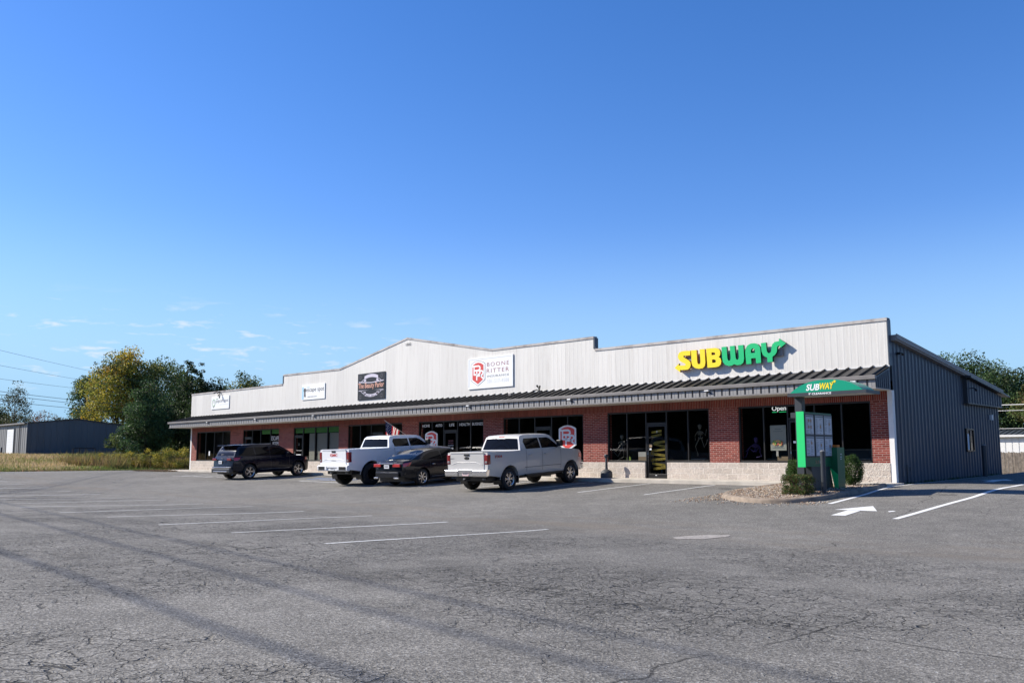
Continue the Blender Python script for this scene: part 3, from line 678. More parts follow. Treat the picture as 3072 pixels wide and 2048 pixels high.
# caution tape zig-zag over the glass of the seventh door
TAPE = empty('caution_tape', (-9.03, .07, .0), 0, 'yellow caution tape zig-zagged across the glass shop door beside two skeletons', 'tape')
rows = [(-9.24, 1.37, -8.62, 1.43), (-9.30, 1.34, -8.62, 1.20), (-9.40, 1.06, -8.62, 1.14), (-9.42, .96, -8.62, .86), (-9.38, .70, -8.62, .77), (-9.36, .57, -8.62, .48), (-9.30, .36, -8.62, .43), (-9.38, 1.62, -8.9, 1.70), (-9.38, 1.78, -8.9, 1.84)]
words = ['CAUTION CA', 'DO NOT ENTER', 'CAUTION CA', 'DO NOT ENTER', 'CAUTION C', 'DO NOT ENTER', 'CAUTION C', 'CAUTION']
for k, (a, za, b_, zb) in enumerate(rows):
    if a > b_: a, za, b_, zb = b_, zb, a, za
    yk = GY + .10 + .004 * k; hh = .045
    q = MB().box(a + 9.03, b_ + 9.03, yk - .07, yk - .0685, 0, 0.001); q.v = []; q.f = []; q.m = []
    q.quad((a + 9.03, yk - .07, za - hh), (b_ + 9.03, yk - .07, zb - hh), (b_ + 9.03, yk - .07, zb + hh), (a + 9.03, yk - .07, za + hh))
    q.build('tape_strip', M['tape'], TAPE, fixn=False)
    if k < 8:
        tx = text('tape_lettering', words[k], a + 9.05, b_ + 9.01, -.033, .033, yk - .0715, M['black'], TAPE, bold=.02, ex=.001)
        for v in tx.data.vertices: v.co.z += za + (zb - za) * (v.co.x - (a + 9.03)) / (b_ - a)

# white parapet: ribbed metal panels with a stepped, gabled top
prof = [(-49.25, 5.33), (-36.88, 5.33), (-36.82, 5.90), (-30.72, 5.84), (-24.62, 7.02), (-18.3, 5.86), (-12.08, 5.84), (-12.02, 5.31), (0.12, 5.25)]
px_, pz_ = zip(*prof)
def topz(x): return float(np.interp(x, px_, pz_))
PZ0 = 3.74
w = MB(); x = -49.25; cols = []
while x < 0.12:
    for dx, dy in ((0, 0), (.085, 0), (.092, .0022), (.137, .0022), (.145, 0)): cols.append((x + dx, -dy))
    x += .2286
cols = [c for c in cols if c[0] < 0.11] + [(.12, 0)]
brk = [-36.85, -12.05]
vs = []; 
for xx, yy in cols: vs += [(xx, yy, PZ0), (xx, yy, topz(xx))]
w.add(vs, [(2 * k, 2 * k + 2, 2 * k + 3, 2 * k + 1) for k in range(len(cols) - 1)])
w.quad((.12, 0, PZ0), (.12, .2, PZ0), (.12, .2, 5.25), (.12, 0, 5.25))
w.quad((-49.25, 0, PZ0 - .6), (-49.25, .2, PZ0 - .6), (-49.25, .2, 5.33), (-49.25, 0, 5.33))
w.build('parapet', M['wallwhite'], B, fixn=False)
w = MB(); vs = []
for xx in sorted(set(list(px_) + list(np.arange(-49, 0, 1.0)))): vs += [(xx, .2, PZ0 - .5), (xx, .2, topz(xx))]
w.add(vs, [(2 * k, 2 * k + 1, 2 * k + 3, 2 * k + 2) for k in range(len(vs) // 2 - 1)])
w.build('parapet_back', M['bluegrey'], B, fixn=False)
w = MB()
for (a, za), (b_, zb) in zip(prof[:-1], prof[1:]):
    if b_ - a < .2: continue
    w.add([(a, -.03, za - .075), (b_, -.03, zb - .075), (b_, -.03, zb + .025), (a, -.03, za + .025), (a, .22, za - .075), (b_, .22, zb - .075), (b_, .22, zb + .025), (a, .22, za + .025)],
          [(0, 1, 2, 3), (3, 2, 6, 7), (4, 7, 6, 5), (0, 3, 7, 4), (1, 5, 6, 2), (0, 4, 5, 1)])
w.build('parapet_cap', M['captrim'], B)
w = MB(); w.box(-36.89, -36.80, -.02, .21, 5.36, 5.85); w.box(-12.10, -12.02, -.02, .21, 5.34, 5.80); w.build('step_trim', M['bluegrey'], B)
MB().box(.10, .135, -.02, .22, 3.72, 5.22).build('end_trim', M['bluegrey'], B)
MB().box(-49.27, .13, -.022, 0.01, 3.665, 3.735).build('parapet_flashing', M['trimwhite'], B)
text('street_number', '1802', -24.74, -24.30, 6.60, 6.74, -.016, M['letter_dark'], B)

# awning along the front: standing seam roof, gutter, ribbed fascia and soffit
AW0, AW1 = -50.25, 0.12
A = MB()
A.add([(AW0, -1.2, 3.30), (AW1, -1.2, 3.30), (AW1, -.02, 3.70), (-49.2, -.02, 3.70)], [(0, 1, 2, 3)])
A.add([(AW0, -1.2, 3.30), (-49.2, -.02, 3.70), (-49.2, 2.2, 3.70), (AW0, 2.2, 3.30)], [(0, 1, 2, 3)])
awning = A.build('awning_roof', M['roofdark'], B)
A = MB(); x = -50.0
while x < 0.1:
    y1 = -.02; z1 = 3.70
    if x < -49.2: f_ = (x - AW0) / 1.05; y1 = -1.2 + 1.18 * f_; z1 = 3.30 + .4 * f_
    A.add([(x - .014, -1.2, 3.30), (x + .014, -1.2, 3.30), (x + .014, -1.2, 3.365), (x - .014, -1.2, 3.365), (x - .014, y1, z1), (x + .014, y1, z1), (x + .014, y1, z1 + .065), (x - .014, y1, z1 + .065)],
          [(0, 1, 2, 3), (3, 2, 6, 7), (0, 3, 7, 4), (1, 5, 6, 2)]); x += .41
A.build('awning_seams', M['roofdark'], awning)
G_ = MB(); gp = [(-1.10, 3.215), (-1.225, 3.215), (-1.235, 3.335), (-1.215, 3.34), (-1.10, 3.315)]
G_.prism(gp, lambda u, v, w_: (w_, u, v), AW0 - .05, AW1 + .02); G_.box(AW0 - .12, AW0 - .02, -1.165, 2.2, 3.2, 3.33)
G_.build('gutter', M['gutter'], B, bevel=.008)
F_ = MB(); x = AW0 + .12; yb = -1.08
pts = []
while x < AW1 - .02:
    pts += [(x, yb - .065), (x + .10, yb - .065), (x + .105, yb - .058), (x + .115, yb - .058), (x + .12, yb - .065), (x + .235, yb - .065), (x + .24, yb), (x + .30, yb)]; x += .305
pts = [p_ for p_ in pts if p_[0] < AW1 - .01] + [(AW1, yb - .06)]
vs = []
for a, b_ in pts: vs += [(a, b_, 2.955), (a, b_, 3.215)]
F_.add(vs, [(2 * k, 2 * k + 2, 2 * k + 3, 2 * k + 1) for k in range(len(pts) - 1)])
F_.box(AW0 + .10, AW0 + .12, yb - .03, 2.2, 2.955, 3.215)
F_.build('fascia', M['fascia'], B, fixn=False)
F_ = MB()      # closed right-hand end of the awning
F_.add([(AW1, -1.17, 2.96), (AW1, 0, 2.96), (AW1, 0, 3.66), (AW1, -1.17, 3.28)], [(0, 1, 2, 3)])
for k in range(7): F_.box(AW1, AW1 + .02, -1.12 + k * .16, -1.08 + k * .16, 2.96, 3.24 + .053 * k)
F_.build('fascia_end', M['bluegrey'], B)
S_ = MB(); S_.box(AW0 + .12, AW1, -1.15, -.006, 2.925, 2.953); S_.box(AW0 + .12, -49.17, -.005, 2.2, 2.925, 2.953); S_.build('soffit', M['soffit'], B)
MB().box(AW0 + .08, AW1 + .012, -1.175, -1.152, 2.915, 2.962).build('soffit_trim', M['gutter'], B)

# side and back walls, main roof
def ribbed(y0, y1, xw, zb, zt_, sgn=1, step=.3048, depth=.035):
    q = MB(); pts = []; y = y0
    while y < y1:
        for dy, dx in ((0, 0), (.13, 0), (.165, depth), (.235, depth), (.27, 0)):
            if y + dy < y1: pts.append((y + dy, dx))
        y += step
    pts.append((y1, 0)); vs = []
    for yy, dx in pts: vs += [(xw + sgn * dx, yy, zb), (xw + sgn * dx, yy, zt_(yy))]
    q.add(vs, [(2 * k, 2 * k + 2, 2 * k + 3, 2 * k + 1) for k in range(len(pts) - 1)]); return q
rake = lambda y: 4.58 - .115 * y
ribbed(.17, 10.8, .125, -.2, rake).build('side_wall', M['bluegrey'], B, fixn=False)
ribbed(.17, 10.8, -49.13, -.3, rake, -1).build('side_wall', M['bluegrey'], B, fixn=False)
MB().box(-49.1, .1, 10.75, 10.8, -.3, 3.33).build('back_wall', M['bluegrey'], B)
MB().add([(-49.3, .2, 4.68), (.25, .2, 4.68), (.25, 11.0, 3.44), (-49.3, 11.0, 3.44), (-49.3, .2, 4.62), (.25, .2, 4.62), (.25, 11.0, 3.38), (-49.3, 11.0, 3.38)],
         [(0, 1, 2, 3), (4, 7, 6, 5), (0, 4, 5, 1), (1, 5, 6, 2), (2, 6, 7, 3), (3, 7, 4, 0)]).build('roof', M['gutter'], B)
q = MB(); y0_, y1_ = .18, 11.05
for (xa, xb, d0, d1) in ((.125, .30, -.02, .16), (.301, .33, .03, .19)):
    q.add([(x_, y_, rake(y_) + d_) for y_ in (y0_, y1_) for x_ in (xa, xb) for d_ in (d0, d1)], [(0, 1, 3, 2), (4, 6, 7, 5), (0, 4, 5, 1), (2, 3, 7, 6), (1, 5, 7, 3), (0, 2, 6, 4)])
q.build('rake_trim', M['gutter'], B)
# box-out over the drive-through window, with its own ribs
q = ribbed(6.74, 10.8, .30, 2.80, lambda y: rake(y) - .12)
q.build('hood_front', M['bluegrey'], B, fixn=False)
q = MB(); q.quad((.13, 6.72, 2.8), (.30, 6.72, 2.8), (.30, 6.72, rake(6.72)), (.13, 6.72, rake(6.72))); q.box(.13, .33, 6.70, 10.84, 2.765, 2.80)
q.add([(.1, 6.6, rake(6.6) + .02), (.50, 6.6, rake(6.6) - .02), (.50, 11.25, rake(11.25) - .02), (.1, 11.25, rake(11.25) + .02), (.1, 6.6, rake(6.6) - .05), (.50, 6.6, rake(6.6) - .09), (.50, 11.25, rake(11.25) - .09), (.1, 11.25, rake(11.25) - .05)],
      [(0, 1, 2, 3), (4, 7, 6, 5), (0, 4, 5, 1), (1, 5, 6, 2), (2, 6, 7, 3)])
q.build('hood_eave', M['charcoal'], B, fixn=False)
f = MB(); f.box(.13, .20, 6.71, 7.54, 1.00, 1.05); f.box(.13, .20, 6.71, 7.54, 1.80, 1.86); f.box(.13, .20, 6.71, 6.76, 1.051, 1.799); f.box(.13, .20, 7.49, 7.54, 1.051, 1.799); f.box(.13, .19, 7.10, 7.14, 1.051, 1.799)
DW = f.build('drive_through_window', M['bronze'], B)
MB().box(.162, .168, 6.76, 7.49, 1.05, 1.80).build('glass', M['darkfilm'], DW); MB().box(.17, .175, 6.79, 7.02, 1.07, 1.66).build('notice', M['letter_grey'], DW)
MB().tube([(.19, .55, 4.1), (.19, .55, 0.2)], .014, 6).build('conduit', M['grey'], B)
MB().box(.16, .26, 9.6, 9.75, 2.25, 2.45).build('meter_box', M['trimwhite'], B)
MB().box(-51.6, -49.2, 1.9, 3.4, 2.20, 2.26).build('side_door_hood', M['trimwhite'], B)
MB().tube([(.22, .75, .55), (.22, .75, -.05)], .02, 6).tube([(.22, .75, .5), (.22, 1.0, .5), (.22, 1.0, .35)], .016, 6).build('gas_pipe', M['charcoal'], B)

# floodlights under the gutter and on the walls
FL = None
def copy_tree(o_, parent=None):
    c = o_.copy(); COL.objects.link(c); c.parent = parent
    for ch in [k for k in bpy.data.objects if k.parent == o_]: copy_tree(ch, c)
    return c
places = ['outside the leftmost dark shop window', 'above the escape room lettering', 'above the green topped shop windows', 'above the word BUSINESS', 'above the red shield window right of the silver pickup', 'left of the word Open', 'near the right end of the awning']
for k, x in enumerate((-44.3, -37.97, -31.5, -18.6, -12.44, -5.91, -0.56)):
    if FL is None:
        FL = empty('floodlight', (x, -1.2, 3.17), 0, None, 'floodlight', 'small floodlights under the gutter')
        MB().box(-.09, .09, -.05, .05, -.02, .02).build('lamp_head', M['white'], FL, bevel=.006)
        MB().tube([(0.03, .03, -.01), (0.12, .06, -.09), (.16, .06, -.13)], .022, 6).build('bracket', M['black'], FL)
        o_ = FL
    else: o_ = copy_tree(FL); o_.location = (x, -1.2, 3.17)
    o_['label'] = 'small white floodlight under the gutter ' + places[k]
def cluster(name, loc, label, pts, cat='floodlight'):
    e = empty(name, loc, 0, label, cat)
    for a, b_ in pts: MB().tube([(0, 0, 0), a, b_], [.015, .02, .045], 7).build('lamp_arm', M['black'], e)
    MB().box(-.06, .06, -.03, .03, -.04, .04).build('base', M['black'], e)
    return e
cluster('wall_floodlight', (-44.98, -.06, 5.27), 'black double floodlight hanging above the popcorn shop sign', [((-.18, -.1, .04), (-.38, -.22, -.08)), ((.1, -.12, -.02), (.12, -.2, -.1)), ((.28, -.15, -.18), (.40, -.2, -.42)), ((.22, -.1, -.14), (.16, -.2, -.28))])
cluster('wall_floodlight', (-14.97, -.3, 3.66), 'black double floodlight standing on the awning right of the insurance sign', [((-.1, 0, .1), (-.3, -.08, .04)), ((-.03, 0, .18), (-.1, -.04, .30)), ((.04, 0, .14), (.09, -.05, .26)), ((.1, 0, .05), (.2, -.04, .02))])
cluster('wall_floodlight', (.2, 6.95, 3.35), 'black floodlight under the eave above the drive-through window', [((.3, -.1, 0), (.4, -.15, -.1))])
cluster('wall_floodlight', (.2, .62, 4.15), 'small black lamp high on the blue grey side wall', [((.12, -.05, .0), (.16, -.1, -.06))])
v_ = empty('roof_vent', (-16.67, -.35, 3.62), 0, 'small grey vent hood on the awning roof below the insurance sign', 'vent'); MB().box(-.09, .09, -.09, .09, -.05, .08).build('hood', M['gutter'], v_, bevel=.02); MB().tube([(0, 0, -.12), (0, 0, 0)], .04, 8).build('pipe', M['gutter'], v_)

# ------------------------------------------------------------------ wall signs
def sign(name, x0, x1, z0, z1, label, mat='white', border=None):
    e = empty(name, ((x0 + x1) / 2, -.05, z0), 0, label, 'sign')
    p = MB().box(x0, x1, -.045, -.015, z0, z1).build('panel', M[mat], e); off(p, e)
    return e
def off(o_, e):
    """bring world-space geometry into its parent's frame"""
    Mi = Matrix.Translation(e.location) @ e.rotation_euler.to_matrix().to_4x4()
    o_.data.transform(Mi.inverted())
    return o_
Y0 = -.047
s1 = sign('shop_sign', -46.13, -43.62, 4.12, 5.0, 'white sign of the popcorn spot with a green ring mark')
off(text('lettering', 'popcorn spot', -45.47, -43.72, 4.50, 4.76, Y0, M['grey'], s1), s1)
off(text('lettering', 'the', -45.45, -45.2, 4.78, 4.85, Y0, M['green'], s1), s1)
off(text('lettering', 'gourmet popcorn & more', -44.9, -43.75, 4.40, 4.44, Y0, M['letter_grey'], s1), s1)
ring = lambda cx, cz, rx, rz, n=24: [(cx + rx * cos(2 * pi * k / n), cz + rz * sin(2 * pi * k / n)) for k in range(n)]
off(flat('ring_mark', ring(-45.78, 4.58, .22, .24), Y0, M['green'], s1, holes=[ring(-45.78, 4.58, .19, .21)]), s1)
off(flat('ring_mark', ring(-45.76, 4.66, .12, .10), Y0, M['grey'], s1, holes=[ring(-45.76, 4.66, .10, .08)]), s1)
off(flat('ring_mark', [(-46.0, 4.4), (-45.8, 4.30), (-45.56, 4.42), (-45.8, 4.22)], Y0, M['grey'], s1), s1)
s2 = sign('shop_sign', -34.62, -32.17, 4.23, 5.13, 'white sign of the escape spot with a black keyhole')
kh = [(-34.37, 4.42), (-34.18, 4.40), (-34.22, 4.66)] + [(-34.29 + .13 * cos(t), 4.80 + .13 * sin(t)) for t in np.linspace(-.9, pi + .9, 14)] + [(-34.36, 4.66)]
off(flat('keyhole', kh, Y0, M['letter_dark'], s2), s2)
off(text('lettering', 'escape spot', -34.13, -32.24, 4.62, 4.90, Y0, M['letter_dark'], s2), s2)
off(text('lettering', 'THE', -34.1, -33.8, 4.93, 4.99, Y0, pm('sky_blue', (.35, .6, .75)), s2), s2)
off(text('lettering', 'TIME RUNS OUT', -34.0, -33.0, 4.36, 4.43, Y0, M['grey'], s2), s2)
off(MB().box(-34.62 + .03, -34.52 + .1, Y0 - .001, Y0 + .001, 4.27, 5.0).build('stripe', bpy.data.materials['sky_blue'], s2), s2)
s3 = sign('shop_sign', -28.91, -26.44, 3.95, 5.40, 'square black sign of the beauty parlor with white ribbons', 'black')
def S3(u, v): return (-28.91 + 2.47 * u, 3.95 + 1.45 * v)
def arcband(u0, u1, v0, bow, th, n=12):
    top = [S3(u0 + (u1 - u0) * k / n, v0 + bow * (1 - (2 * k / n - 1) ** 2) + th) for k in range(n + 1)]
    bot = [S3(u0 + (u1 - u0) * k / n, v0 + bow * (1 - (2 * k / n - 1) ** 2)) for k in range(n + 1)]
    return bot + top[::-1]
rib = pm('ribbon_silver', (.62, .58, .66), .4); cop = pm('copper_letters', (.72, .38, .28), .4); filig = pm('filigree_grey', (.10, .095, .11), .5)
off(flat('ribbon', arcband(.25, .75, .77, .07, .12), Y0, rib, s3), s3); off(flat('ribbon', arcband(.25, .75, .17, -.07, .10), Y0, rib, s3), s3)
off(flat('ribbon', [S3(.25, .77), S3(.31, .77), S3(.31, .69), S3(.22, .70)], Y0, rib, s3), s3); off(flat('ribbon', [S3(.75, .77), S3(.69, .77), S3(.69, .69), S3(.78, .68)], Y0, rib, s3), s3)
off(flat('ribbon', [S3(.25, .17), S3(.31, .19), S3(.30, .30), S3(.22, .30)], Y0, rib, s3), s3); off(flat('ribbon', [S3(.75, .17), S3(.69, .19), S3(.70, .28), S3(.78, .29)], Y0, rib, s3), s3)
for u0, v0, u1, v1, t in ((.04, .665, .5, .615, .035), (.5, .615, .95, .665, .035), (.04, .34, .5, .365, .035), (.53, .365, .95, .32, .035)):
    off(flat('bar', [S3(u0, v0), S3(u1, v1), S3(u1, v1 + t), S3(u0, v0 + t)], Y0, rib, s3), s3)
off(flat('hoop', [S3(.5 + .44 * cos(t), .5 + .36 * sin(t)) for t in np.linspace(0, 2 * pi, 40)[:-1]], Y0 + .001, rib, s3, .002, holes=[[S3(.5 + .425 * cos(t), .5 + .345 * sin(t)) for t in np.linspace(0, 2 * pi, 40)[:-1]]]), s3)
off(flat('field', [S3(.03, .37), S3(.97, .35), S3(.97, .66), S3(.5, .62), S3(.03, .66)], Y0 - .004, M['black'], s3, .002), s3)
off(text('lettering', 'The Beauty Parlor', -28.84, -26.52, 4.50, 4.87, Y0 - .008, cop, s3, bold=.015), s3)
off(text('lettering', 'EST. 2013', -28.1, -27.25, 4.12, 4.21, Y0 - .004, M['black'], s3), s3)
for u in (.1, .88):
    for v in (.12, .86):
        for r_ in (.08, .05): off(flat('filigree', [S3(u + r_ * .6 * cos(t), v + r_ * sin(t)) for t in np.linspace(0, 2 * pi, 18)[:-1]], Y0, filig, s3, .002, holes=[[S3(u + (r_ - .012) * .6 * cos(t), v + (r_ - .014) * sin(t)) for t in np.linspace(0, 2 * pi, 18)[:-1]]]), s3)
s4 = sign('shop_sign', -19.86, -16.83, 4.05, 5.52, 'white insurance sign with a red shield and the name BOONE RITTER')
q = MB()
for a, b_, c_, d_ in ((-19.86, -16.83, 4.05, 4.12), (-19.86, -16.83, 5.45, 5.52)): q.box(a, b_, -.055, -.046, c_, d_)
q.box(-19.86, -19.80, -.055, -.046, 4.121, 5.449); q.box(-16.90, -16.83, -.055, -.046, 4.121, 5.449); off(q.build('border', M['white'], s4), s4)
for s, a, b_, z0, z1, mt in (('BOONE', -18.55, -17.08, 5.06, 5.25, 'maroon'), ('RITTER', -18.57, -17.08, 4.76, 4.95, 'maroon'), ('INSURANCE', -18.53, -17.09, 4.55, 4.65, 'letter_dark'), ('501-517-4500', -18.53, -17.09, 4.27, 4.46, 'letter_grey')):
    off(text('lettering', s, a, b_, z0, z1, Y0, M[mt], s4, spacing=1.25), s4)
n0 = set(bpy.data.objects); shield(s4, -19.64, -18.69, 4.20, 5.365, Y0 - .001, M['white'], M['red'], M['grey'])
for o_ in set(bpy.data.objects) - n0: off(o_, s4)

SG = {'S': [(-7.207, 4.817), (-7.452, 4.831), (-7.593, 4.826), (-7.701, 4.79), (-7.751, 4.727), (-7.779, 4.633), (-7.748, 4.534), (-7.66, 4.443), (-7.535, 4.378), (-7.452, 4.338), (-7.434, 4.304), (-7.463, 4.272), (-7.636, 4.281), (-7.749, 4.299), (-7.738, 4.37), (-7.936, 4.211), (-7.686, 4.03), (-7.692, 4.117), (-7.473, 4.106), (-7.333, 4.113), (-7.248, 4.173), (-7.212, 4.265), (-7.22, 4.373), (-7.282, 4.449), (-7.419, 4.531), (-7.515, 4.599), (-7.536, 4.632), (-7.499, 4.65), (-7.218, 4.639)],
 'U': [(-7.179, 4.826), (-6.939, 4.819), (-6.92, 4.373), (-6.898, 4.296), (-6.847, 4.273), (-6.797, 4.288), (-6.776, 4.362), (-6.802, 4.831), (-6.585, 4.828), (-6.566, 4.31), (-6.597, 4.184), (-6.689, 4.113), (-6.86, 4.102), (-7.023, 4.145), (-7.13, 4.228), (-7.168, 4.345)],
 'B': [(-6.517, 4.834), (-6.117, 4.827), (-5.999, 4.788), (-5.936, 4.718), (-5.918, 4.619), (-5.942, 4.528), (-5.996, 4.482), (-5.919, 4.422), (-5.889, 4.316), (-5.914, 4.202), (-5.995, 4.135), (-6.114, 4.111), (-6.481, 4.112)],
 'W': [(-5.866, 4.834), (-5.658, 4.832), (-5.633, 4.411), (-5.61, 4.328), (-5.559, 4.302), (-5.512, 4.332), (-5.496, 4.411), (-5.52, 4.838), (-5.322, 4.836), (-5.294, 4.406), (-5.266, 4.331), (-5.219, 4.309), (-5.179, 4.34), (-5.161, 4.418), (-5.182, 4.834), (-4.967, 4.833), (-4.948, 4.332), (-4.988, 4.189), (-5.094, 4.122), (-5.246, 4.118), (-5.359, 4.165), (-5.45, 4.121), (-5.579, 4.113), (-5.732, 4.166), (-5.82, 4.276), (-5.846, 4.428)],
 'A': [(-4.867, 4.123), (-4.898, 4.532), (-4.88, 4.678), (-4.805, 4.795), (-4.678, 4.852), (-4.53, 4.854), (-4.396, 4.808), (-4.314, 4.706), (-4.294, 4.581), (-4.282, 4.127), (-4.478, 4.131), (-4.488, 4.318), (-4.673, 4.319), (-4.666, 4.123)],
 'Y': [(-4.265, 4.831), (-4.071, 4.835), (-4.059, 4.627), (-4.044, 4.515), (-3.996, 4.451), (-3.931, 4.45), (-3.881, 4.501), (-3.861, 4.643), (-3.828, 4.751), (-3.73, 4.826), (-3.563, 4.841), (-3.571, 4.93), (-3.313, 4.743), (-3.514, 4.601), (-3.534, 4.675), (-3.61, 4.673), (-3.647, 4.635), (-3.656, 4.525), (-3.683, 4.44), (-3.748, 4.368), (-3.839, 4.314), (-3.841, 4.133), (-4.033, 4.13), (-4.043, 4.3), (-4.133, 4.338), (-4.208, 4.418), (-4.248, 4.521), (-4.261, 4.679)]}
SH = {'B': [[(-6.295, 4.67), (-6.18, 4.664), (-6.139, 4.633), (-6.135, 4.591), (-6.165, 4.57), (-6.29, 4.569)], [(-6.279, 4.405), (-6.178, 4.404), (-6.124, 4.369), (-6.112, 4.322), (-6.148, 4.285), (-6.273, 4.281)]],
      'A': [[(-4.672, 4.569), (-4.659, 4.636), (-4.611, 4.67), (-4.561, 4.672), (-4.518, 4.634), (-4.513, 4.578), (-4.511, 4.508), (-4.671, 4.511)]]}
s5 = empty('letter_sign', (-5.6, 0, 4.1), 0, 'large three-dimensional yellow and green SUBWAY letters mounted on the parapet', 'sign')
off(MB().box(-7.5, -3.5, -.10, -.016, 4.33, 4.58).build('raceway', M['gutter'], s5), s5)
for k, P in SG.items():
    yel = k in 'SUB'
    bd = flat('letter', P, -.101, M['yellow_side' if yel else 'sgreen_side'], s5, .095, SH.get(k, ()))
    off(bd, s5)
    fc = flat('letter_face', P, -.1965, M['yellow' if yel else 'sgreen'], bd, .008, SH.get(k, ())); off(fc, s5)

# ------------------------------------------------------------------ vehicles
def grid_shell(poly, W, warp, xc=(), zc=(), yc=(-.9, -.6, -.3, 0, .3, .6, .9)):
    """side outline (x,z) extruded across y in -1..1, sliced into a grid and warped to the car's form"""
    bm = bmesh.new(); n = len(poly)
    a = [bm.verts.new((x, -1, z)) for x, z in poly]; b = [bm.verts.new((x, 1, z)) for x, z in poly]
    bm.faces.new(a); bm.faces.new(b[::-1])
    for i in range(n): bm.faces.new((a[(i + 1) % n], a[i], b[i], b[(i + 1) % n]))
    for ax, cs in ((0, xc), (2, zc), (1, yc)):
        for c in cs:
            no = [0, 0, 0]; no[ax] = 1; co = [0, 0, 0]; co[ax] = c
            bmesh.ops.bisect_plane(bm, geom=bm.verts[:] + bm.edges[:] + bm.faces[:], plane_co=co, plane_no=no)
    bmesh.ops.remove_doubles(bm, verts=bm.verts, dist=1e-4)
    for v in bm.verts: v.co = Vector(warp(*v.co))
    bmesh.ops.recalc_face_normals(bm, faces=bm.faces)
    return bm
def bm_obj(bm, name, mat, parent, smooth=38, bevel=0.0):
    me = bpy.data.meshes.new(name); bm.to_mesh(me); bm.free()
    return link(name, me, mat, parent, smooth, bevel)
def skinpatch(name, poly, side, warp, mat, parent, offs=.004, thick=None, cuts=5):
    """a pane or panel lying on the warped flank: poly in (x,z)"""
    bm = bmesh.new(); f = bm.faces.new([bm.verts.new((x, side, z)) for x, z in poly])
    xs_ = [p_[0] for p_ in poly]; zs_ = [p_[1] for p_ in poly]
    for k in range(1, cuts):
        bmesh.ops.bisect_plane(bm, geom=bm.verts[:] + bm.edges[:] + bm.faces[:], plane_co=(min(xs_) + (max(xs_) - min(xs_)) * k / cuts, 0, 0), plane_no=(1, 0, 0))
        bmesh.ops.bisect_plane(bm, geom=bm.verts[:] + bm.edges[:] + bm.faces[:], plane_co=(0, 0, min(zs_) + (max(zs_) - min(zs_)) * k / cuts), plane_no=(0, 0, 1))
    for v in bm.verts:
        p_ = Vector(warp(v.co.x, side, v.co.z)); v.co = (p_.x, p_.y + side * offs, p_.z)
    o_ = bm_obj(bm, name, mat, parent, 60)
    if thick: s_ = o_.modifiers.new('t', 'SOLIDIFY'); s_.thickness = thick; s_.offset = 0
    return o_
def arch(cx, r, z0, n=10, back=False):
    """wheel opening points from front to rear along a sill at z0"""
    a0 = math.asin(max(-1, min(1, (z0 - r[1]) / r[0]))); R_ = r[0]
    return [(cx + R_ * cos(t), r[1] + R_ * sin(t)) for t in np.linspace(a0, pi - a0, n)]
def wheel(parent, x, side, track, R, w, rimr, style, tyre='rubber', rimmat='alloy'):
    e = bpy.data.objects.new('wheel', None); COL.objects.link(e); e.parent = parent; e.location = (x, side * track / 2, R)
    e.rotation_euler = (0, 0, 0)
    hw = w / 2; s = side
    t = MB().lathe([(rimr, -hw * .8), (rimr + .02, -hw), (R - .035, -hw), (R - .008, -hw * .82), (R, -hw * .5), (R, hw * .5), (R - .008, hw * .82), (R - .035, hw), (rimr + .02, hw), (rimr, hw * .8)], 40, 'y', closed=True)
    t.build('tyre', M[tyre], e, 40)
    yo = s * hw * .82; q = MB()
    q.lathe([(rimr, yo), (rimr + .008, yo + s * .012), (rimr - .018, yo), (rimr - .03, yo - s * .05), (rimr - .03, -s * hw * .7)], 40, 'y', cap=False)
    q.lathe([(0.0001, yo - s * .01), (.05, yo - s * .01), (.065, yo - s * .035)], 20, 'y', cap=False)
    ns, dbl, sw = {'six': (6, True, .045), 'five': (5, True, .04), 'seven': (7, False, .05), 'eight': (8, False, .05)}[style]
    for k in range(ns):
        for dd in ((-.16, .16) if dbl else (0,)):
            t_ = 2 * pi * k / ns; a = Vector((cos(t_ + dd * .3), 0, sin(t_ + dd * .3))); b_ = Vector((cos(t_ + dd), 0, sin(t_ + dd)))
            p0 = a * .05; p1 = b_ * (rimr - .02); n_ = Vector((-sin(t_), 0, cos(t_))) * sw / (3.2 if dbl else 2)
            for (w0, w1, dy) in ((.8, 1.1, 0),):
                y0 = yo - s * .022; y1 = yo - s * .012
                vs = [p0 - n_ * w0, p0 + n_ * w0, p1 + n_ * w1, p1 - n_ * w1]
                vs = [Vector((v.x, y0, v.z)) for v in vs] + [Vector((v.x, y0 - s * .03, v.z)) for v in vs]
                q.add(vs, [(0, 1, 2, 3), (0, 4, 5, 1), (1, 5, 6, 2), (2, 6, 7, 3), (3, 7, 4, 0)])
    q.build('rim', M[rimmat], e, 35)
    MB().lathe([(.0001, yo - s * .075), (rimr - .035, yo - s * .075), (rimr - .035, yo - s * .10), (.0001, yo - s * .10)], 30, 'y').build('brake_disc', M['alloy_dark'], e)
    return e
def vehicle_text(s, y0, y1, z0, z1, x, mat, parent, bold=0.0): return text('badge', s, y0, y1, z0, z1, x, mat, parent, bold=bold, ex=.004, face='-x')
def rear_plate(parent, x, z, mat='plate', txt='', w=.305, y=0.0, h=.152):
    p_ = MB().box(x - .008, x, y - w / 2, y + w / 2, z - h / 2, z + h / 2).build('number_plate', M[mat], parent, bevel=.004)
    for k, (a, b_) in enumerate(((-.11, -.05), (-.04, .02), (.03, .055), (.065, .12))):
        MB().box(x - .0105, x - .0085, y + a, y + b_, z - .03, z + .03).build('plate_print', M['grey'], p_)

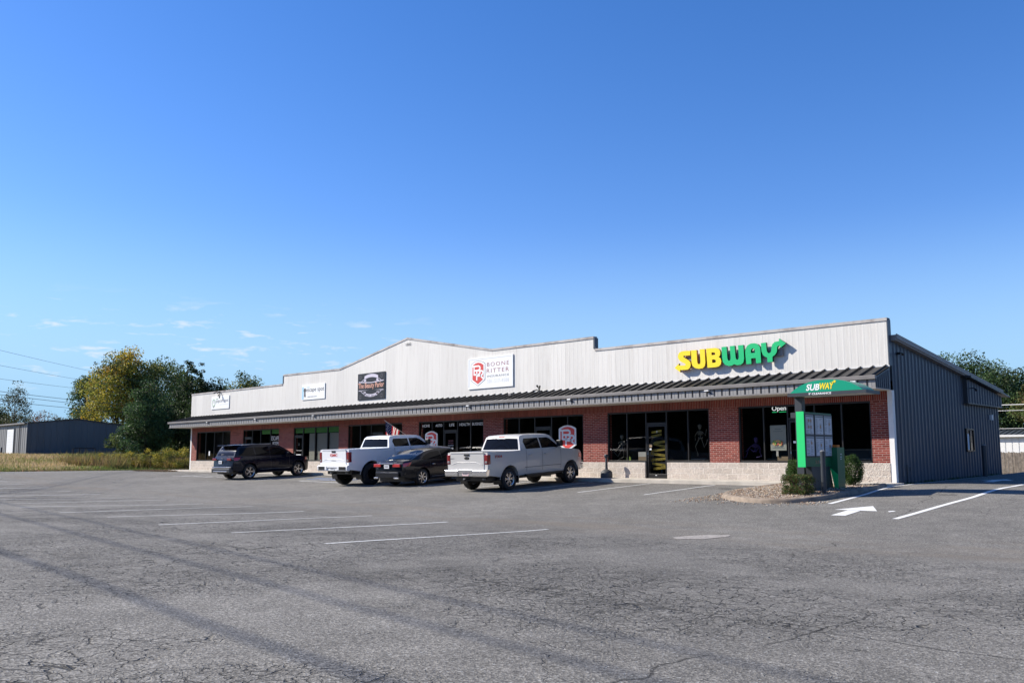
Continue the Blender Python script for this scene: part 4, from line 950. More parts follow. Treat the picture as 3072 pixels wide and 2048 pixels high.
def pickup(name, loc, rz, label, col, p):
    """p: dimensions and trim. x forward, rear axle at x = 0"""
    e = empty(name, loc, rz, label, 'pickup truck')
    W, wb, R = p['W'] / 2, p['wb'], p['R']; xr, xf = -p['ro'], wb + p['fo']; zs = p['sill']; zb = p['belt']; zr = p['roof']
    cab0 = p['cab0']; rr = p['archr']
    def warp(x, y, z):
        f = 1 - .030 * ((z - (zs + zb) / 2 - .1) / .45) ** 2
        if x > xf - .9: f *= 1 - .17 * ((x - xf + .9) / .9) ** 2.4
        if x < xr + .22: f *= 1 - .035 * ((xr + .22 - x) / .22) ** 2
        # soft fender bulges around the wheels
        for cx in (0, wb):
            d = math.hypot(x - cx, z - R) / (rr + .16)
            if d < 1.0: f *= 1 + .022 * (1 - d) ** .5
        zz = z
        if z > 1.05 and x > cab0 + 2.3: zz = z + .035 * (1 - y * y) - (0.02 * abs(y) ** 6)
        xx = x + (-.045 * (1 - abs(y) ** 2.0) if x > xf - .35 else 0) * -1
        return (xx, y * W * f, zz)
    hood = zb - .07
    outline = [(xr, zs + .10), (xr - .02, zs + .3), (xr, zb), (cab0 + .02, zb), (cab0 + 2.42, zb - .005), (cab0 + 2.75, hood + .05), (xf - .25, hood - .05), (xf - .06, hood - .14), (xf, hood - .3), (xf + .01, zs + .2), (xf - .1, zs + .02)]
    outline += [(q_[0], q_[1]) for q_ in arch(wb, (rr, R), zs)] + [(q_[0], q_[1]) for q_ in arch(0, (rr, R), zs)]
    bm = grid_shell(outline, W, warp, xc=np.arange(xr + .2, xf, .24), zc=np.arange(zs + .1, zb, .11), yc=(-.97, -.9, -.6, -.3, 0, .3, .6, .9, .97))
    # the open load bed
    bm.faces.ensure_lookup_table()
    top = [f for f in bm.faces if f.normal.z > .9 and xr + .06 < f.calc_center_median().x < cab0 - .04 and abs(f.calc_center_median().y) < W * .93 and f.calc_center_median().z > zb - .05]
    if top:
        r_ = bmesh.ops.extrude_face_region(bm, geom=top); vv = [g_ for g_ in r_['geom'] if isinstance(g_, bmesh.types.BMVert)]
        bmesh.ops.delete(bm, geom=top, context='FACES'); bmesh.ops.translate(bm, verts=vv, vec=(0, 0, -.5))
    body = bm_obj(bm, 'body', col, e, 40, .012)
    MB().box(xr + .25, xf - .25, -W * .8, W * .8, zs - .12, zs + .2).build('chassis', M['black'], e)
    for cx in (0, wb):
        for s in (-1, 1):
            q = MB(); 
            pts = [(cx + (rr + .005) * cos(t), R + (rr + .005) * sin(t)) for t in np.linspace(-.35, pi + .35, 16)]
            vs = [(a, s * W * .62, b_) for a, b_ in pts] + [(a, s * W * .985, b_) for a, b_ in pts]
            q.add(vs, [(i, i + 1, i + 17, i + 16) for i in range(15)]); q.add([(a, s * W * .62, b_) for a, b_ in pts], [tuple(range(16))])
            q.build('wheel_arch', M['black'], e, fixn=False)
    # cab
    c0, c1, c2, c3, c4 = cab0, cab0 + .14, cab0 + .55, cab0 + 1.85, cab0 + 2.55
    def cw(x, y, z):
        t = (z - zb) / (zr - zb); f = .955 - .185 * max(0, t) ** 1.15
        if x > c3: f *= 1 - .05 * (x - c3) / (c4 - c3)
        bow = -.035 * (1 - y * y) if x < c0 + .4 else (.06 * (1 - y * y) if x > c3 else 0)
        return (x + bow, y * W * f, z + (.03 * (1 - y * y) * t))
    co = [(c0, zb - .03), (c1, zr - .10), (c1 + .10, zr - .02), (c2, zr), (c3 - .1, zr - .005), (c3 + .14, zr - .06), (c4, zb - .03)]
    cab = bm_obj(grid_shell(co, W, cw, xc=np.arange(c0 + .2, c4, .24), zc=np.arange(zb + .02, zr, .08), yc=(-.96, -.85, -.5, 0, .5, .85, .96)), 'cab', col, e, 45, .03)
    rk = lambda z: c0 + (c1 - c0) * (z - (zb - .03)) / (zr - .10 - zb + .03)
    bwz = zr - .13
    for s in (-1, 1):
        skinpatch('side_window', [(c0 + .34, zb + .035), (c0 + .27, zr - .25), (c0 + .36, bwz), (c0 + 1.18, bwz), (c0 + 1.20, zb + .035)], s, cw, M['carglass'], e, .006)
        skinpatch('side_window', [(c0 + 1.27, zb + .035), (c0 + 1.25, bwz), (c3 - .12, bwz), (c3 + .04, bwz - .05), (c4 - .22, zb + .07), (c4 - .25, zb + .035)], s, cw, M['carglass'], e, .006)
        for xx in (c0 + .30, c0 + 1.24, c4 - .17):
            skinpatch('door_gap', [(xx, zs + .12), (xx, zb - .01), (xx + .012, zb - .01), (xx + .012, zs + .12)], s, warp, M['black'], e, .006, cuts=4)
        for xx in (c0 + .42, c0 + 1.36):
            h_ = skinpatch('door_handle', [(xx, zb - .20), (xx, zb - .165), (xx + .20, zb - .165), (xx + .20, zb - .20)], s, warp, M[p.get('handle', 'chrome')], e, .035, thick=.03, cuts=2)
        skinpatch('sill_crease', [(c0 + .2, zs + .26), (c0 + .2, zs + .275), (wb - rr - .12, zs + .275), (wb - rr - .12, zs + .26)], s, warp, M['black'], e, .003)
        m_ = MB().box(c4 - .46, c4 - .30, s * (W + .02), s * (W + .24), zb + .06, zb + .30).build('mirror', M[p.get('mirror', 'black')], e, bevel=.03)
        MB().tube([(c4 - .34, s * W * .9, zb + .03), (c4 - .36, s * (W + .06), zb + .08)], .03, 6).build('mirror_arm', M['black'], m_)
        tl_ = MB().box(xr - .035, xr + .14, s * W * .815, s * (W * .985), p['tl0'], p['tl1']).build('tail_light', M['taillight'], e, bevel=.03); MB().box(xr - .042, xr - .034, s * W * .85, s * W * .95, p['tl0'] + .05, p['tl0'] + .12).build('reversing_lens', M['grey'], tl_, bevel=.01)
    # rear window on the sloping back of the cab
    def rw(y, z): 
        q_ = Vector(cw(rk(z), y, z)); return (q_.x - .012, q_.y, q_.z)
    q = MB(); z0, z1 = zb + .03, zr - .135; N_ = 8
    vs = [rw(-.90 + 1.80 * i / N_, z) for z in (z0, (z0 + z1) / 2, z1) for i in range(N_ + 1)]
    q.add(vs, [(r_ * (N_ + 1) + i, r_ * (N_ + 1) + i + 1, (r_ + 1) * (N_ + 1) + i + 1, (r_ + 1) * (N_ + 1) + i) for r_ in range(2) for i in range(N_)])
    q.build('rear_window', M['carglass'], e, 60)
    ql = MB(); xx = rk(zr - .09); ql.box(xx - .04, xx + .02, -.14, .14, zr - .085, zr - .045); ql.build('brake_light', M['redlens2' if p.get('red3') else 'grey'], e, bevel=.008)
    MB().box(rk(zr - .14) - .05, rk(zr - .14) - .03, -.20, .20, zr - .135, zr - .115).build('window_trim', M['whitecloth'], e)
    # windscreen
    q = MB(); vs = []
    for t in (0.06, .5, .93):
        x_, z_ = c4 + (c3 + .14 - c4) * t, (zb - .03) + (zr - .06 - zb + .03) * t
        for i in range(N_ + 1):
            v = cw(x_, -.88 + 1.76 * i / N_, z_); vs.append((v[0] + .012, v[1], v[2] + .008))
    q.add(vs, [(r_ * (N_ + 1) + i, r_ * (N_ + 1) + i + 1, (r_ + 1) * (N_ + 1) + i + 1, (r_ + 1) * (N_ + 1) + i) for r_ in range(2) for i in range(N_)])
    q.build('windscreen', M['carglass'], e, 60)
    # tailgate with handle and pressed crease
    tg = MB(); tg.box(xr - .035, xr - .018, -W * .80, W * .80, zs + .26, zb - .012); T = tg.build('tailgate', col, e, bevel=.012)
    MB().box(xr - .06, xr - .02, -W * .80, W * .80, zb - .02, zb + .018).build('tailgate_spoiler', col, T, bevel=.014)
    MB().box(xr - .058, xr - .036, -.13, .13, zb - .115, zb - .045).build('tailgate_handle', M['black'], T, bevel=.012)
    cz = p['crease']
    q = MB(); y1, y2 = W * .62, W * .45
    for (a, za, b_, zb_) in ((-W * .72, cz - .08, -y2, cz), (-y2, cz, y2, cz), (y2, cz, W * .72, cz - .08)):
        q.add([(xr - .035, a, za - .02), (xr - .035, b_, zb_ - .02), (xr - .049, b_, zb_), (xr - .049, a, za), (xr - .035, b_, zb_ + .012), (xr - .035, a, za + .012)], [(0, 1, 2, 3), (3, 2, 4, 5)])
    q.build('crease', col, T)
    # rear bumper
    bz0, bz1 = p['bump']; bm_ = MB(); bx = xr - .17
    prof_ = [(bx + .16, bz0 + .02), (bx + .03, bz0), (bx, bz0 + .05), (bx, bz1 - .03), (bx + .03, bz1), (bx + .2, bz1)]
    for (a, b_) in ((-W * .995, -.36), (.36, W * .995)): bm_.prism(prof_, lambda u, v, w_: (u + .10 * max(0, abs(w_) - W * .8), w_, v), a, b_)
    bm_.box(bx + .05, bx + .16, -.362, .362, bz0 + .01, bz1 - .10); bm_.box(bx + .015, bx + .18, -.361, .361, bz1 - .10, bz1)
    bm_.build('rear_bumper', M[p['bumpmat']], e, bevel=.015)
    rear_plate(e, bx + .045, (bz0 + bz1) / 2 - .02, p['plate'])
    MB().box(bx + .02, bx + .25, -.035, .035, bz0 - .12, bz0 - .05).box(bx - .07, bx + .03, -.03, .03, bz0 - .13, bz0 - .10).build('tow_hitch', M['black'], e)
    MB().lathe([(.0001, 0), (.03, .0), (.03, .04), (.001, .06)], 12, 'z', (bx - .04, 0, bz0 - .10)).build('tow_ball', M['chrome'], e)
    MB().tube([(-.2, -.5, zs - .06), (xr + .1, -.62, zs - .04)], .035, 8).build('exhaust', M['grey'], e)
    MB().tube([(0, -W + .2, R), (0, W - .2, R)], .06, 8).box(-.16, .16, -.16, .16, R - .15, R + .15).build('axle', M['black'], e)
    MB().box(wb - .1, wb + .1, -W + .2, W - .2, R - .05, R + .12).build('front_axle', M['black'], e)
    # nose
    MB().box(xf - .02, xf + .05, -W * .55, W * .55, hood - .62, hood - .22).build('grille', M['black'], e, bevel=.02)
    MB().box(xf - .14, xf + .10, -W * .86, W * .86, zs - .02, zs + .22).build('front_bumper', M[p['bumpmat']], e, bevel=.03)
    for s in (-1, 1):
        skinpatch('headlight', [(xf - .34, hood - .34), (xf - .34, hood - .17), (xf - .06, hood - .20), (xf - .03, hood - .38)], s, warp, M['chrome'], e, .006)
        for cx in (0, wb):
            a_ = np.linspace(.02, pi - .02, 14); skinpatch('arch_lip', [(cx + (rr + .035) * cos(t), R + (rr + .035) * sin(t)) for t in a_] + [(cx + (rr - .004) * cos(t), R + (rr - .004) * sin(t)) for t in a_[::-1]], s, warp, M['black'] if p.get('lip') else col, e, .012, cuts=7)
        MB().box(c0 + .2, wb - rr - .1, s * (W - .06), s * (W + .06), zs - .05, zs + .02).build('running_board', M['black'], e, bevel=.01)
        for cx in (0, wb): wheel(e, cx, s, p['track'], R, p['tw'], p['rim'], p['style'], rimmat=p['rimmat'])
    return e

zg = lambda x, y: g1(x, y)
def ground_pose(x, y, hd, wb):
    """pitch a vehicle to the slope between its axles"""
    fx, fy = x + cos(hd) * wb, y + sin(hd) * wb
    return zg(x, y), math.atan2(zg(fx, fy) - zg(x, y), wb)

hd = radians(94.5); x, y = -12.20, -5.95; z, pt = ground_pose(x, y, hd, 3.68)
P1 = pickup('pickup_truck', (x, y, z + .0), hd, 'silver four-door pickup with chrome bumper and red tow badge, nearest the camera', M['silver'],
    dict(W=2.03, wb=3.68, R=.405, ro=1.13, fo=.94, sill=.50, belt=1.40, roof=1.95, cab0=.66, archr=.50, tl0=.98, tl1=1.33, crease=1.06, bump=(.56, .80), bumpmat='chrome', plate='platered', track=1.72, tw=.275, rim=.245, style='six', rimmat='alloy', handle='silver', mirror='black', red3=True))
P1.rotation_euler = (0, -pt, hd)
def side_badge(parent, s_, x0, x1, z0, z1, yy, mat, bold=.02):
    me_o = text('badge', s_, x0, x1, z0, z1, yy, mat, parent, bold=bold, ex=.004)
    return me_o
side_badge(P1, 'FX4', -.78, -.42, 1.19, 1.285, -1.022, M['black']); side_badge(P1, 'FX4', -.79, -.43, 1.193, 1.288, -1.026, M['red'], .0)
flat_o = flat('badge', ring(0, 1.20, .125, .052), 0, M['black'], P1, .006)
for v in flat_o.data.vertices: v.co = (-1.166 - .004, -v.co.x, v.co.z)
tt = vehicle_text('Ford', -.075, .075, 1.175, 1.225, -1.176, M['chrome'], P1)
tt = vehicle_text('LARIAT', -.86, -.62, 1.175, 1.20, -1.167, M['black'], P1)

hd = radians(93); x, y = -20.75, -5.75; z, pt = ground_pose(x, y, hd, 4.03)
P2 = pickup('pickup_truck', (x, y, z), hd, 'tall white pickup with black wheels parked left of the dark sedan', M['carwhite'],
    dict(W=2.08, wb=4.03, R=.47, ro=1.18, fo=.98, sill=.62, belt=1.55, roof=2.06, cab0=1.0, archr=.58, tl0=1.02, tl1=1.46, crease=1.16, bump=(.66, .90), bumpmat='carwhite', plate='plate', track=1.80, tw=.33, rim=.255, style='eight', rimmat='alloy_dark', handle='carwhite', mirror='black'))
P2.rotation_euler = (0, -pt, hd)
vehicle_text('GMC', -.25, .25, 1.27, 1.385, -1.222, M['red'], P2, bold=.015)
vehicle_text('SIERRA', -.17, .17, 1.08, 1.11, -1.222, M['grey'], P2)
for s in (-1, 1): MB().box(-1.36, -1.34, s * .50, s * .93, .71, .86).build('bumper_step', M['black'], P2, bevel=.02)

# sedan and SUV share one builder: lower body, greenhouse, windows, lights, wheels
def car(name, loc, rz, label, cat, col, p):
    e = empty(name, loc, rz, label, cat); W, wb, R = p['W'] / 2, p['wb'], p['R']; xr, xf = -p['ro'], wb + p['fo']; zs = p['sill']; zb = p['belt']
    def warp(x, y, z):
        f = 1 - .06 * max(0, (z - p['shoulder']) / (zb - p['shoulder'] + .02)) ** 2 - .05 * max(0, (p['shoulder'] - .15 - z) / .4) ** 2
        L_ = .75
        if x > xf - L_: f *= 1 - .26 * ((x - xf + L_) / L_) ** 2.4
        if x < xr + L_: f *= 1 - p.get('rtap', .14) * ((xr + L_ - x) / L_) ** 2.4
        for cx in (0, wb):
            d = math.hypot(x - cx, z - R) / (p['archr'] + .16)
            if d < 1: f *= 1 + .02 * (1 - d) ** .5
        b_ = 0
        if x > xf - .3: b_ = -.10 * y * y * (x - xf + .3) / .3
        if x < xr + .3: b_ = .09 * y * y * (xr + .3 - x) / .3
        return (x + b_, y * W * f, z + (.03 * (1 - y * y) if z > p['shoulder'] + .05 else 0))
    ol = p['lower'] + arch(wb, (p['archr'], R), zs) + arch(0, (p['archr'], R), zs)
    bm_obj(grid_shell(ol, W, warp, xc=np.arange(xr + .12, xf, .16), zc=np.arange(zs + .07, zb, .07), yc=(-.95, -.8, -.5, 0, .5, .8, .95)), 'body', col, e, 42, .015)
    top = p['green']; zr = max(z for _, z in top)
    def cw(x, y, z):
        t = max(0, (z - zb) / (zr - zb)); f = .93 - p['tumble'] * t ** 1.3
        x0, x1 = top[0][0], top[-1][0]
        f *= 1 - .10 * max(0, (x - (x1 - .9)) / .9) ** 2 - p.get('gtap', .10) * max(0, ((x0 + .9) - x) / .9) ** 2
        return (x, y * W * f, z + .035 * (1 - y * y) * min(1, t * 2))
    bm_obj(grid_shell(top, W, cw, xc=np.arange(top[0][0] + .15, top[-1][0], .18), zc=np.arange(zb + .01, zr, .06), yc=(-.95, -.8, -.5, 0, .5, .8, .95)), 'roof', col, e, 50, .03)
    MB().box(xr + .25, xf - .25, -W * .8, W * .8, zs - .06, zs + .2).build('chassis', M['black'], e)
    for s in (-1, 1):
        for w_ in p['windows']: skinpatch('side_window', w_, s, cw, M['carglass'], e, .006)
        for xx in p['gaps']: skinpatch('door_gap', [(xx, zs + .10), (xx + p.get('lean', 0), zb - .01), (xx + .011 + p.get('lean', 0), zb - .01), (xx + .011, zs + .10)], s, warp, M['black'], e, .004)
        for xx in p['handles']: skinpatch('door_handle', [(xx, zb - .16), (xx, zb - .13), (xx + .17, zb - .13), (xx + .17, zb - .16)], s, warp, M[p['hmat']], e, .03, thick=.025, cuts=2)
        if p.get('trimline'):
            x0, x1, z0 = p['trimline']; skinpatch('sill_trim', [(x0, z0), (x0, z0 + .022), (x1, z0 + .022), (x1, z0)], s, warp, M['chrome'], e, .008)
        skinpatch('tail_light', p['tail'], s, warp, M['redlens2'], e, .008)
        skinpatch('headlight', p['head'], s, warp, M['chrome'], e, .006)
        MB().box(p['mir'] - .10, p['mir'] + .08, s * (W - .02), s * (W + .17), zb + .02, zb + .17).build('mirror', M[p['mirmat']], e, bevel=.03)
        for cx in (0, wb):
            q = MB(); r_ = p['archr'] + .004; pts = [(cx + r_ * cos(t), R + r_ * sin(t)) for t in np.linspace(-.3, pi + .3, 16)]
            vs = [(a, s * W * .6, b_) for a, b_ in pts] + [(a, s * W * .97, b_) for a, b_ in pts]
            q.add(vs, [(i, i + 1, i + 17, i + 16) for i in range(15)]); q.add([(a, s * W * .6, b_) for a, b_ in pts], [tuple(range(16))]); q.build('wheel_arch', M['black'], e, fixn=False)
            wheel(e, cx, s, p['track'], R, p['tw'], p['rim'], p['style'])
    def pane(name_, xa, za, xb, zb_, y0, off_):
        q = MB(); vs = []; N_ = 8
        for t in (0, .33, .66, 1):
            for i in range(N_ + 1):
                v = cw(xa + (xb - xa) * t, -y0 + 2 * y0 * i / N_, za + (zb_ - za) * t); vs.append((v[0] + off_, v[1], v[2] + .012))
        q.add(vs, [(r_ * (N_ + 1) + i, r_ * (N_ + 1) + i + 1, (r_ + 1) * (N_ + 1) + i + 1, (r_ + 1) * (N_ + 1) + i) for r_ in range(3) for i in range(N_)]); return q.build(name_, M['carglass'], e, 60)
    pane('rear_window', *p['rglass'], .86, -.012); pane('windscreen', *p['fglass'], .88, .012)
    MB().tube([(0, -W + .2, R), (0, W - .2, R)], .05, 8).build('axle', M['black'], e)
    return e, warp

# dark sedan
hd = radians(94); x, y = -17.9, -5.2; z, pt = ground_pose(x, y, hd, 3.09)
lo = [(-1.12, .42), (-1.14, .62), (-1.10, .92), (-.98, 1.03), (-.55, 1.06), (.3, 1.04), (2.5, 1.0), (3.0, .95), (3.75, .82), (3.97, .66), (4.0, .38), (3.9, .24)]
gr = [(-.62, 1.02), (-.15, 1.22), (.32, 1.38), (.85, 1.455), (1.5, 1.465), (1.95, 1.42), (2.35, 1.27), (2.95, .99)]
C1, wp = car('sedan_car', (x, y, z), hd, 'glossy dark sedan with bright alloy wheels between the two pickups', 'car', M['carblack'],
    dict(W=1.875, wb=3.09, R=.345, ro=1.13, fo=.92, sill=.26, belt=1.0, shoulder=.72, archr=.40, lower=lo, green=gr, tumble=.24, gtap=.12,
         windows=[[(.02, 1.09), (.22, 1.22), (.60, 1.345), (1.12, 1.385), (1.14, 1.05), (.15, 1.05)], [(1.20, 1.05), (1.19, 1.385), (1.55, 1.39), (1.95, 1.33), (2.36, 1.14), (2.5, 1.05)]],
         gaps=(.42, 1.16, 2.42), lean=.03, handles=(.52, 1.46), hmat='chrome', trimline=(.5, 2.6, .34),
         tail=[(-1.08, .80), (-1.08, .94), (-.60, .98), (-.72, .84)], head=[(3.4, .72), (3.45, .84), (3.72, .80), (3.8, .66)], mir=2.15, mirmat='carblack', track=1.58, tw=.235, rim=.235, style='seven',
         rglass=(-.52, 1.075, .38, 1.385), fglass=(2.80, 1.06, 2.02, 1.385)))
C1.rotation_euler = (0, -pt, hd)
for s in (-1, 1): MB().box(-1.165, -1.12, s * .36, s * .80, .80, .93).build('tail_light', M['redlens2'], C1, bevel=.02)
MB().box(-1.19, -1.15, -.42, .42, .925, .955).build('boot_trim', M['chrome'], C1, bevel=.006)
rear_plate(C1, -1.155, .82); MB().box(-1.165, -1.1, -.70, .70, .36, .60).build('rear_bumper', M['carblack'], C1, bevel=.03)
for s in (-1, 1): MB().box(-1.215, -1.15, s * .48, s * .74, .33, .39).build('exhaust', M['chrome'], C1, bevel=.01)
q = flat('badge', ring(0, 1.005, .055, .04), 0, M['chrome'], C1, .006, holes=[ring(0, 1.005, .045, .03)])
for v in q.data.vertices: v.co = (-1.12, -v.co.x, v.co.z)
vehicle_text('LS460', -.62, -.40, .975, 1.005, -1.118, M['chrome'], C1); vehicle_text('LEXUS', .40, .58, .975, 1.005, -1.118, M['chrome'], C1)
skp = [(-.06, 1.03), (.02, 1.11), (.22, 1.24), (.60, 1.365), (1.12, 1.405), (1.55, 1.41), (1.55, 1.398), (1.12, 1.393), (.60, 1.352), (.23, 1.228), (.04, 1.10), (.16, 1.038)]

# dark blue SUV
hd = radians(95); x, y = -31.75, -5.45; z, pt = ground_pose(x, y, hd, 3.03)
lo = [(-1.02, .50), (-1.06, .68), (-1.0, .98), (-.92, 1.17), (0, 1.18), (2.7, 1.15), (3.1, 1.10), (3.75, 1.0), (3.93, .84), (3.96, .45), (3.85, .32)]
gr = [(-.88, 1.10), (-.72, 1.45), (-.55, 1.70), (-.3, 1.755), (.6, 1.775), (1.5, 1.76), (1.95, 1.69), (2.95, 1.12)]
C2, wp = car('suv_car', (x, y, z), hd, 'dark blue SUV with silver wheels parked in front of the escape room window', 'car', M['navy'],
    dict(W=2.0, wb=3.03, R=.385, ro=1.04, fo=.95, sill=.34, belt=1.14, shoulder=.88, archr=.46, lower=lo, green=gr, tumble=.20, gtap=.08, rtap=.10,
         windows=[[(-.62, 1.22), (-.50, 1.56), (-.42, 1.60), (.28, 1.63), (.36, 1.19)], [(.43, 1.19), (.36, 1.63), (1.22, 1.64), (1.24, 1.19)], [(1.31, 1.19), (1.30, 1.64), (1.75, 1.60), (2.02, 1.52), (2.58, 1.22), (2.5, 1.19)]],
         gaps=(.34, 1.27, 2.45), handles=(.48, 1.40), hmat='navy', trimline=(.62, 2.45, .47),
         tail=[(-.98, .98), (-.98, 1.14), (-.52, 1.13), (-.70, .98)], head=[(3.5, .88), (3.5, 1.0), (3.75, .97), (3.86, .84)], mir=2.25, mirmat='navy', track=1.72, tw=.255, rim=.265, style='five',
         rglass=(-.82, 1.22, -.60, 1.62), fglass=(2.75, 1.235, 2.02, 1.645)))
C2.rotation_euler = (0, -pt, hd)
for s in (-1, 1): MB().box(-1.06, -1.0, s * .50, s * .86, .99, 1.11).build('tail_light', M['taillight'], C2, bevel=.02)
MB().box(-1.10, -1.02, -.82, .82, .62, .665).build('bumper_trim', M['chrome'], C2, bevel=.01); MB().box(-1.13, -.9, -.84, .84, .36, .60).build('rear_bumper', M['charcoal'], C2, bevel=.04)
MB().box(-1.15, -1.1, -.62, .62, .40, .455).build('bumper_trim', M['chrome'], C2, bevel=.01)
rear_plate(C2, -1.055, .90, y=.1); MB().box(-.86, -.35, -.70, .70, 1.735, 1.765).build('roof_spoiler', M['navy'], C2, bevel=.02)
MB().tube([(-.9, 0, 1.33), (-.93, .0, 1.30), (-.93, .22, 1.285)], .012, 6).build('wiper', M['black'], C2)
q = flat('badge', ring(0, 1.10, .075, .033), 0, M['chrome'], C2, .006)
for v in q.data.vertices: v.co = (-1.02, -v.co.x, v.co.z)
for s in (-1, 1): MB().tube([(-.25, s * .70, 1.79), (1.45, s * .70, 1.80)], .018, 6).build('roof_rail', M['grey'], C2)
MB().add([(.0, -.02, 1.81), (.16, -.02, 1.81), (.16, .02, 1.81), (.0, .02, 1.81), (.02, 0, 1.86)], [(0, 1, 2, 3), (0, 1, 4), (1, 2, 4), (2, 3, 4), (3, 0, 4)]).build('antenna', M['navy'], C2)

# ------------------------------------------------------------------ planting island, menu board, clearance canopy
isl = [(-2.95, -1.52), (-2.97, -3.0), (-2.95, -4.6), (-2.82, -5.3), (-2.5, -5.95), (-2.0, -6.45), (-1.35, -6.8), (-.7, -6.9), (-.15, -6.75), (.22, -6.35), (.40, -5.8), (.45, -5.2), (.45, -3.0), (.45, -1.52)]
def inset(P, d):
    out = []
    for i, p_ in enumerate(P):
        a = Vector(P[max(i - 1, 0)]); b_ = Vector(P[min(i + 1, len(P) - 1)]); t_ = (b_ - a).normalized(); n = Vector((-t_.y, t_.x))
        out.append((p_[0] + n.x * d, p_[1] + n.y * d))
    return out
rings = [(0.0, -.15), (0.0, .07), (.02, .11), (.05, .125), (.13, .125), (.15, .10), (.15, -.1)]
q = MB(); n = len(isl)
for d, h_ in rings:
    for (x_, y_) in inset(isl, d): q.v.append((x_, y_, g1(x_, y_) + h_))
q.f = [(r_ * n + i, r_ * n + i + 1, (r_ + 1) * n + i + 1, (r_ + 1) * n + i) for r_ in range(len(rings) - 1) for i in range(n - 1)]; q.m = [0] * len(q.f)
o_ = q.build('island_kerb', M['kerb'], None, 50); tag(o_, kind='structure')
M['gravel'] = pm('pea_gravel_bed', (.30, .235, .175), .9, var=.35, vscale=30, bump=1.0, bscale=45)
q = MB(); bx_ = np.arange(-2.9, .42, .17); by_ = np.arange(-6.75, -1.45, .17); inn = inset(isl, .13)
def inside(x_, y_, P):
    c = False; j = len(P) - 1
    for i in range(len(P)):
        if (P[i][1] > y_) != (P[j][1] > y_) and x_ < (P[j][0] - P[i][0]) * (y_ - P[i][1]) / (P[j][1] - P[i][1]) + P[i][0]: c = not c
        j = i
    return c
ctr = [(-1.2, -3.4)]
def bedz(x_, y_): return g1(x_, y_) + .085 + .07 * math.exp(-((x_ + 1.2) ** 2 + (y_ + 4) ** 2) / 3) + .012 * sin(9 * x_) * cos(8 * y_)
P_ = inn; vs = [(x_, y_, bedz(x_, y_)) for x_, y_ in P_]
for f_ in (.85, .65, .42, .2): vs += [(-1.2 + (x_ + 1.2) * f_, -3.6 + (y_ + 3.6) * f_, bedz(-1.2 + (x_ + 1.2) * f_, -3.6 + (y_ + 3.6) * f_)) for x_, y_ in P_]
vs.append((-1.2, -3.6, bedz(-1.2, -3.6))); n = len(P_)
q.add(vs, [(r_ * n + i, r_ * n + (i + 1) % n, (r_ + 1) * n + (i + 1) % n, (r_ + 1) * n + i) for r_ in range(4) for i in range(n)] + [(4 * n + i, 4 * n + (i + 1) % n, 5 * n) for i in range(n)])
o_ = q.build('gravel_bed', M['gravel'], None, 80); tag(o_, kind='structure')
# loose pebbles, on the bed and spilled round the kerb
rs = np.random.RandomState(5); PV = []; PF = []; PC = []
oct_v = np.array([(1, 0, 0), (-1, 0, 0), (0, 1, 0), (0, -1, 0), (0, 0, 1), (0, 0, -1)], float); oct_f = np.array([(0, 2, 4), (2, 1, 4), (1, 3, 4), (3, 0, 4), (2, 0, 5), (1, 2, 5), (3, 1, 5), (0, 3, 5)])
cnt = 0
while cnt < 8500:
    x_, y_ = rs.uniform(-3.3, .8), rs.uniform(-7.6, -1.5); ins = inside(x_, y_, P_)
    if not ins:
        if inside(x_, y_, isl) or rs.rand() > .35 or y_ > -6.0 and x_ > .3: continue
        if rs.rand() > math.exp(-max(0, (-6.6 - y_)) * 3): continue
    z_ = bedz(x_, y_) if ins else mesh_z(x_, y_)
    r_ = rs.uniform(.010, .026); a = rs.uniform(.7, 1.3, 3) * r_; th = rs.uniform(0, pi)
    v = oct_v * a; v = np.stack([v[:, 0] * cos(th) - v[:, 1] * sin(th), v[:, 0] * sin(th) + v[:, 1] * cos(th), v[:, 2]], 1) + (x_, y_, z_ + r_ * .4)
    PF.append(oct_f + 6 * cnt); PV.append(v); c = np.array([(.42, .32, .22), (.55, .46, .36), (.30, .19, .12), (.38, .34, .30), (.22, .16, .12)][rs.randint(5)]) * rs.uniform(.7, 1.2)
    PC.append(np.tile(np.append(c, 1), (6, 1))); cnt += 1
def tint_solid(name, rough=.85):
    m, nt, b = newmat(name); a = nt.nodes.new('ShaderNodeAttribute'); a.attribute_name = 'tint'; nt.links.new(a.outputs['Color'], b.inputs['Base Color']); b.inputs['Roughness'].default_value = rough; return m
M['pebble'] = tint_solid('pebbles')
o_ = np_mesh('pebbles', np.concatenate(PV), np.concatenate(PF), M['pebble'], col=np.concatenate(PC)); tag(o_, 'tan river pebbles covering the kerbed island and spilling off its front', 'gravel', kind='stuff')

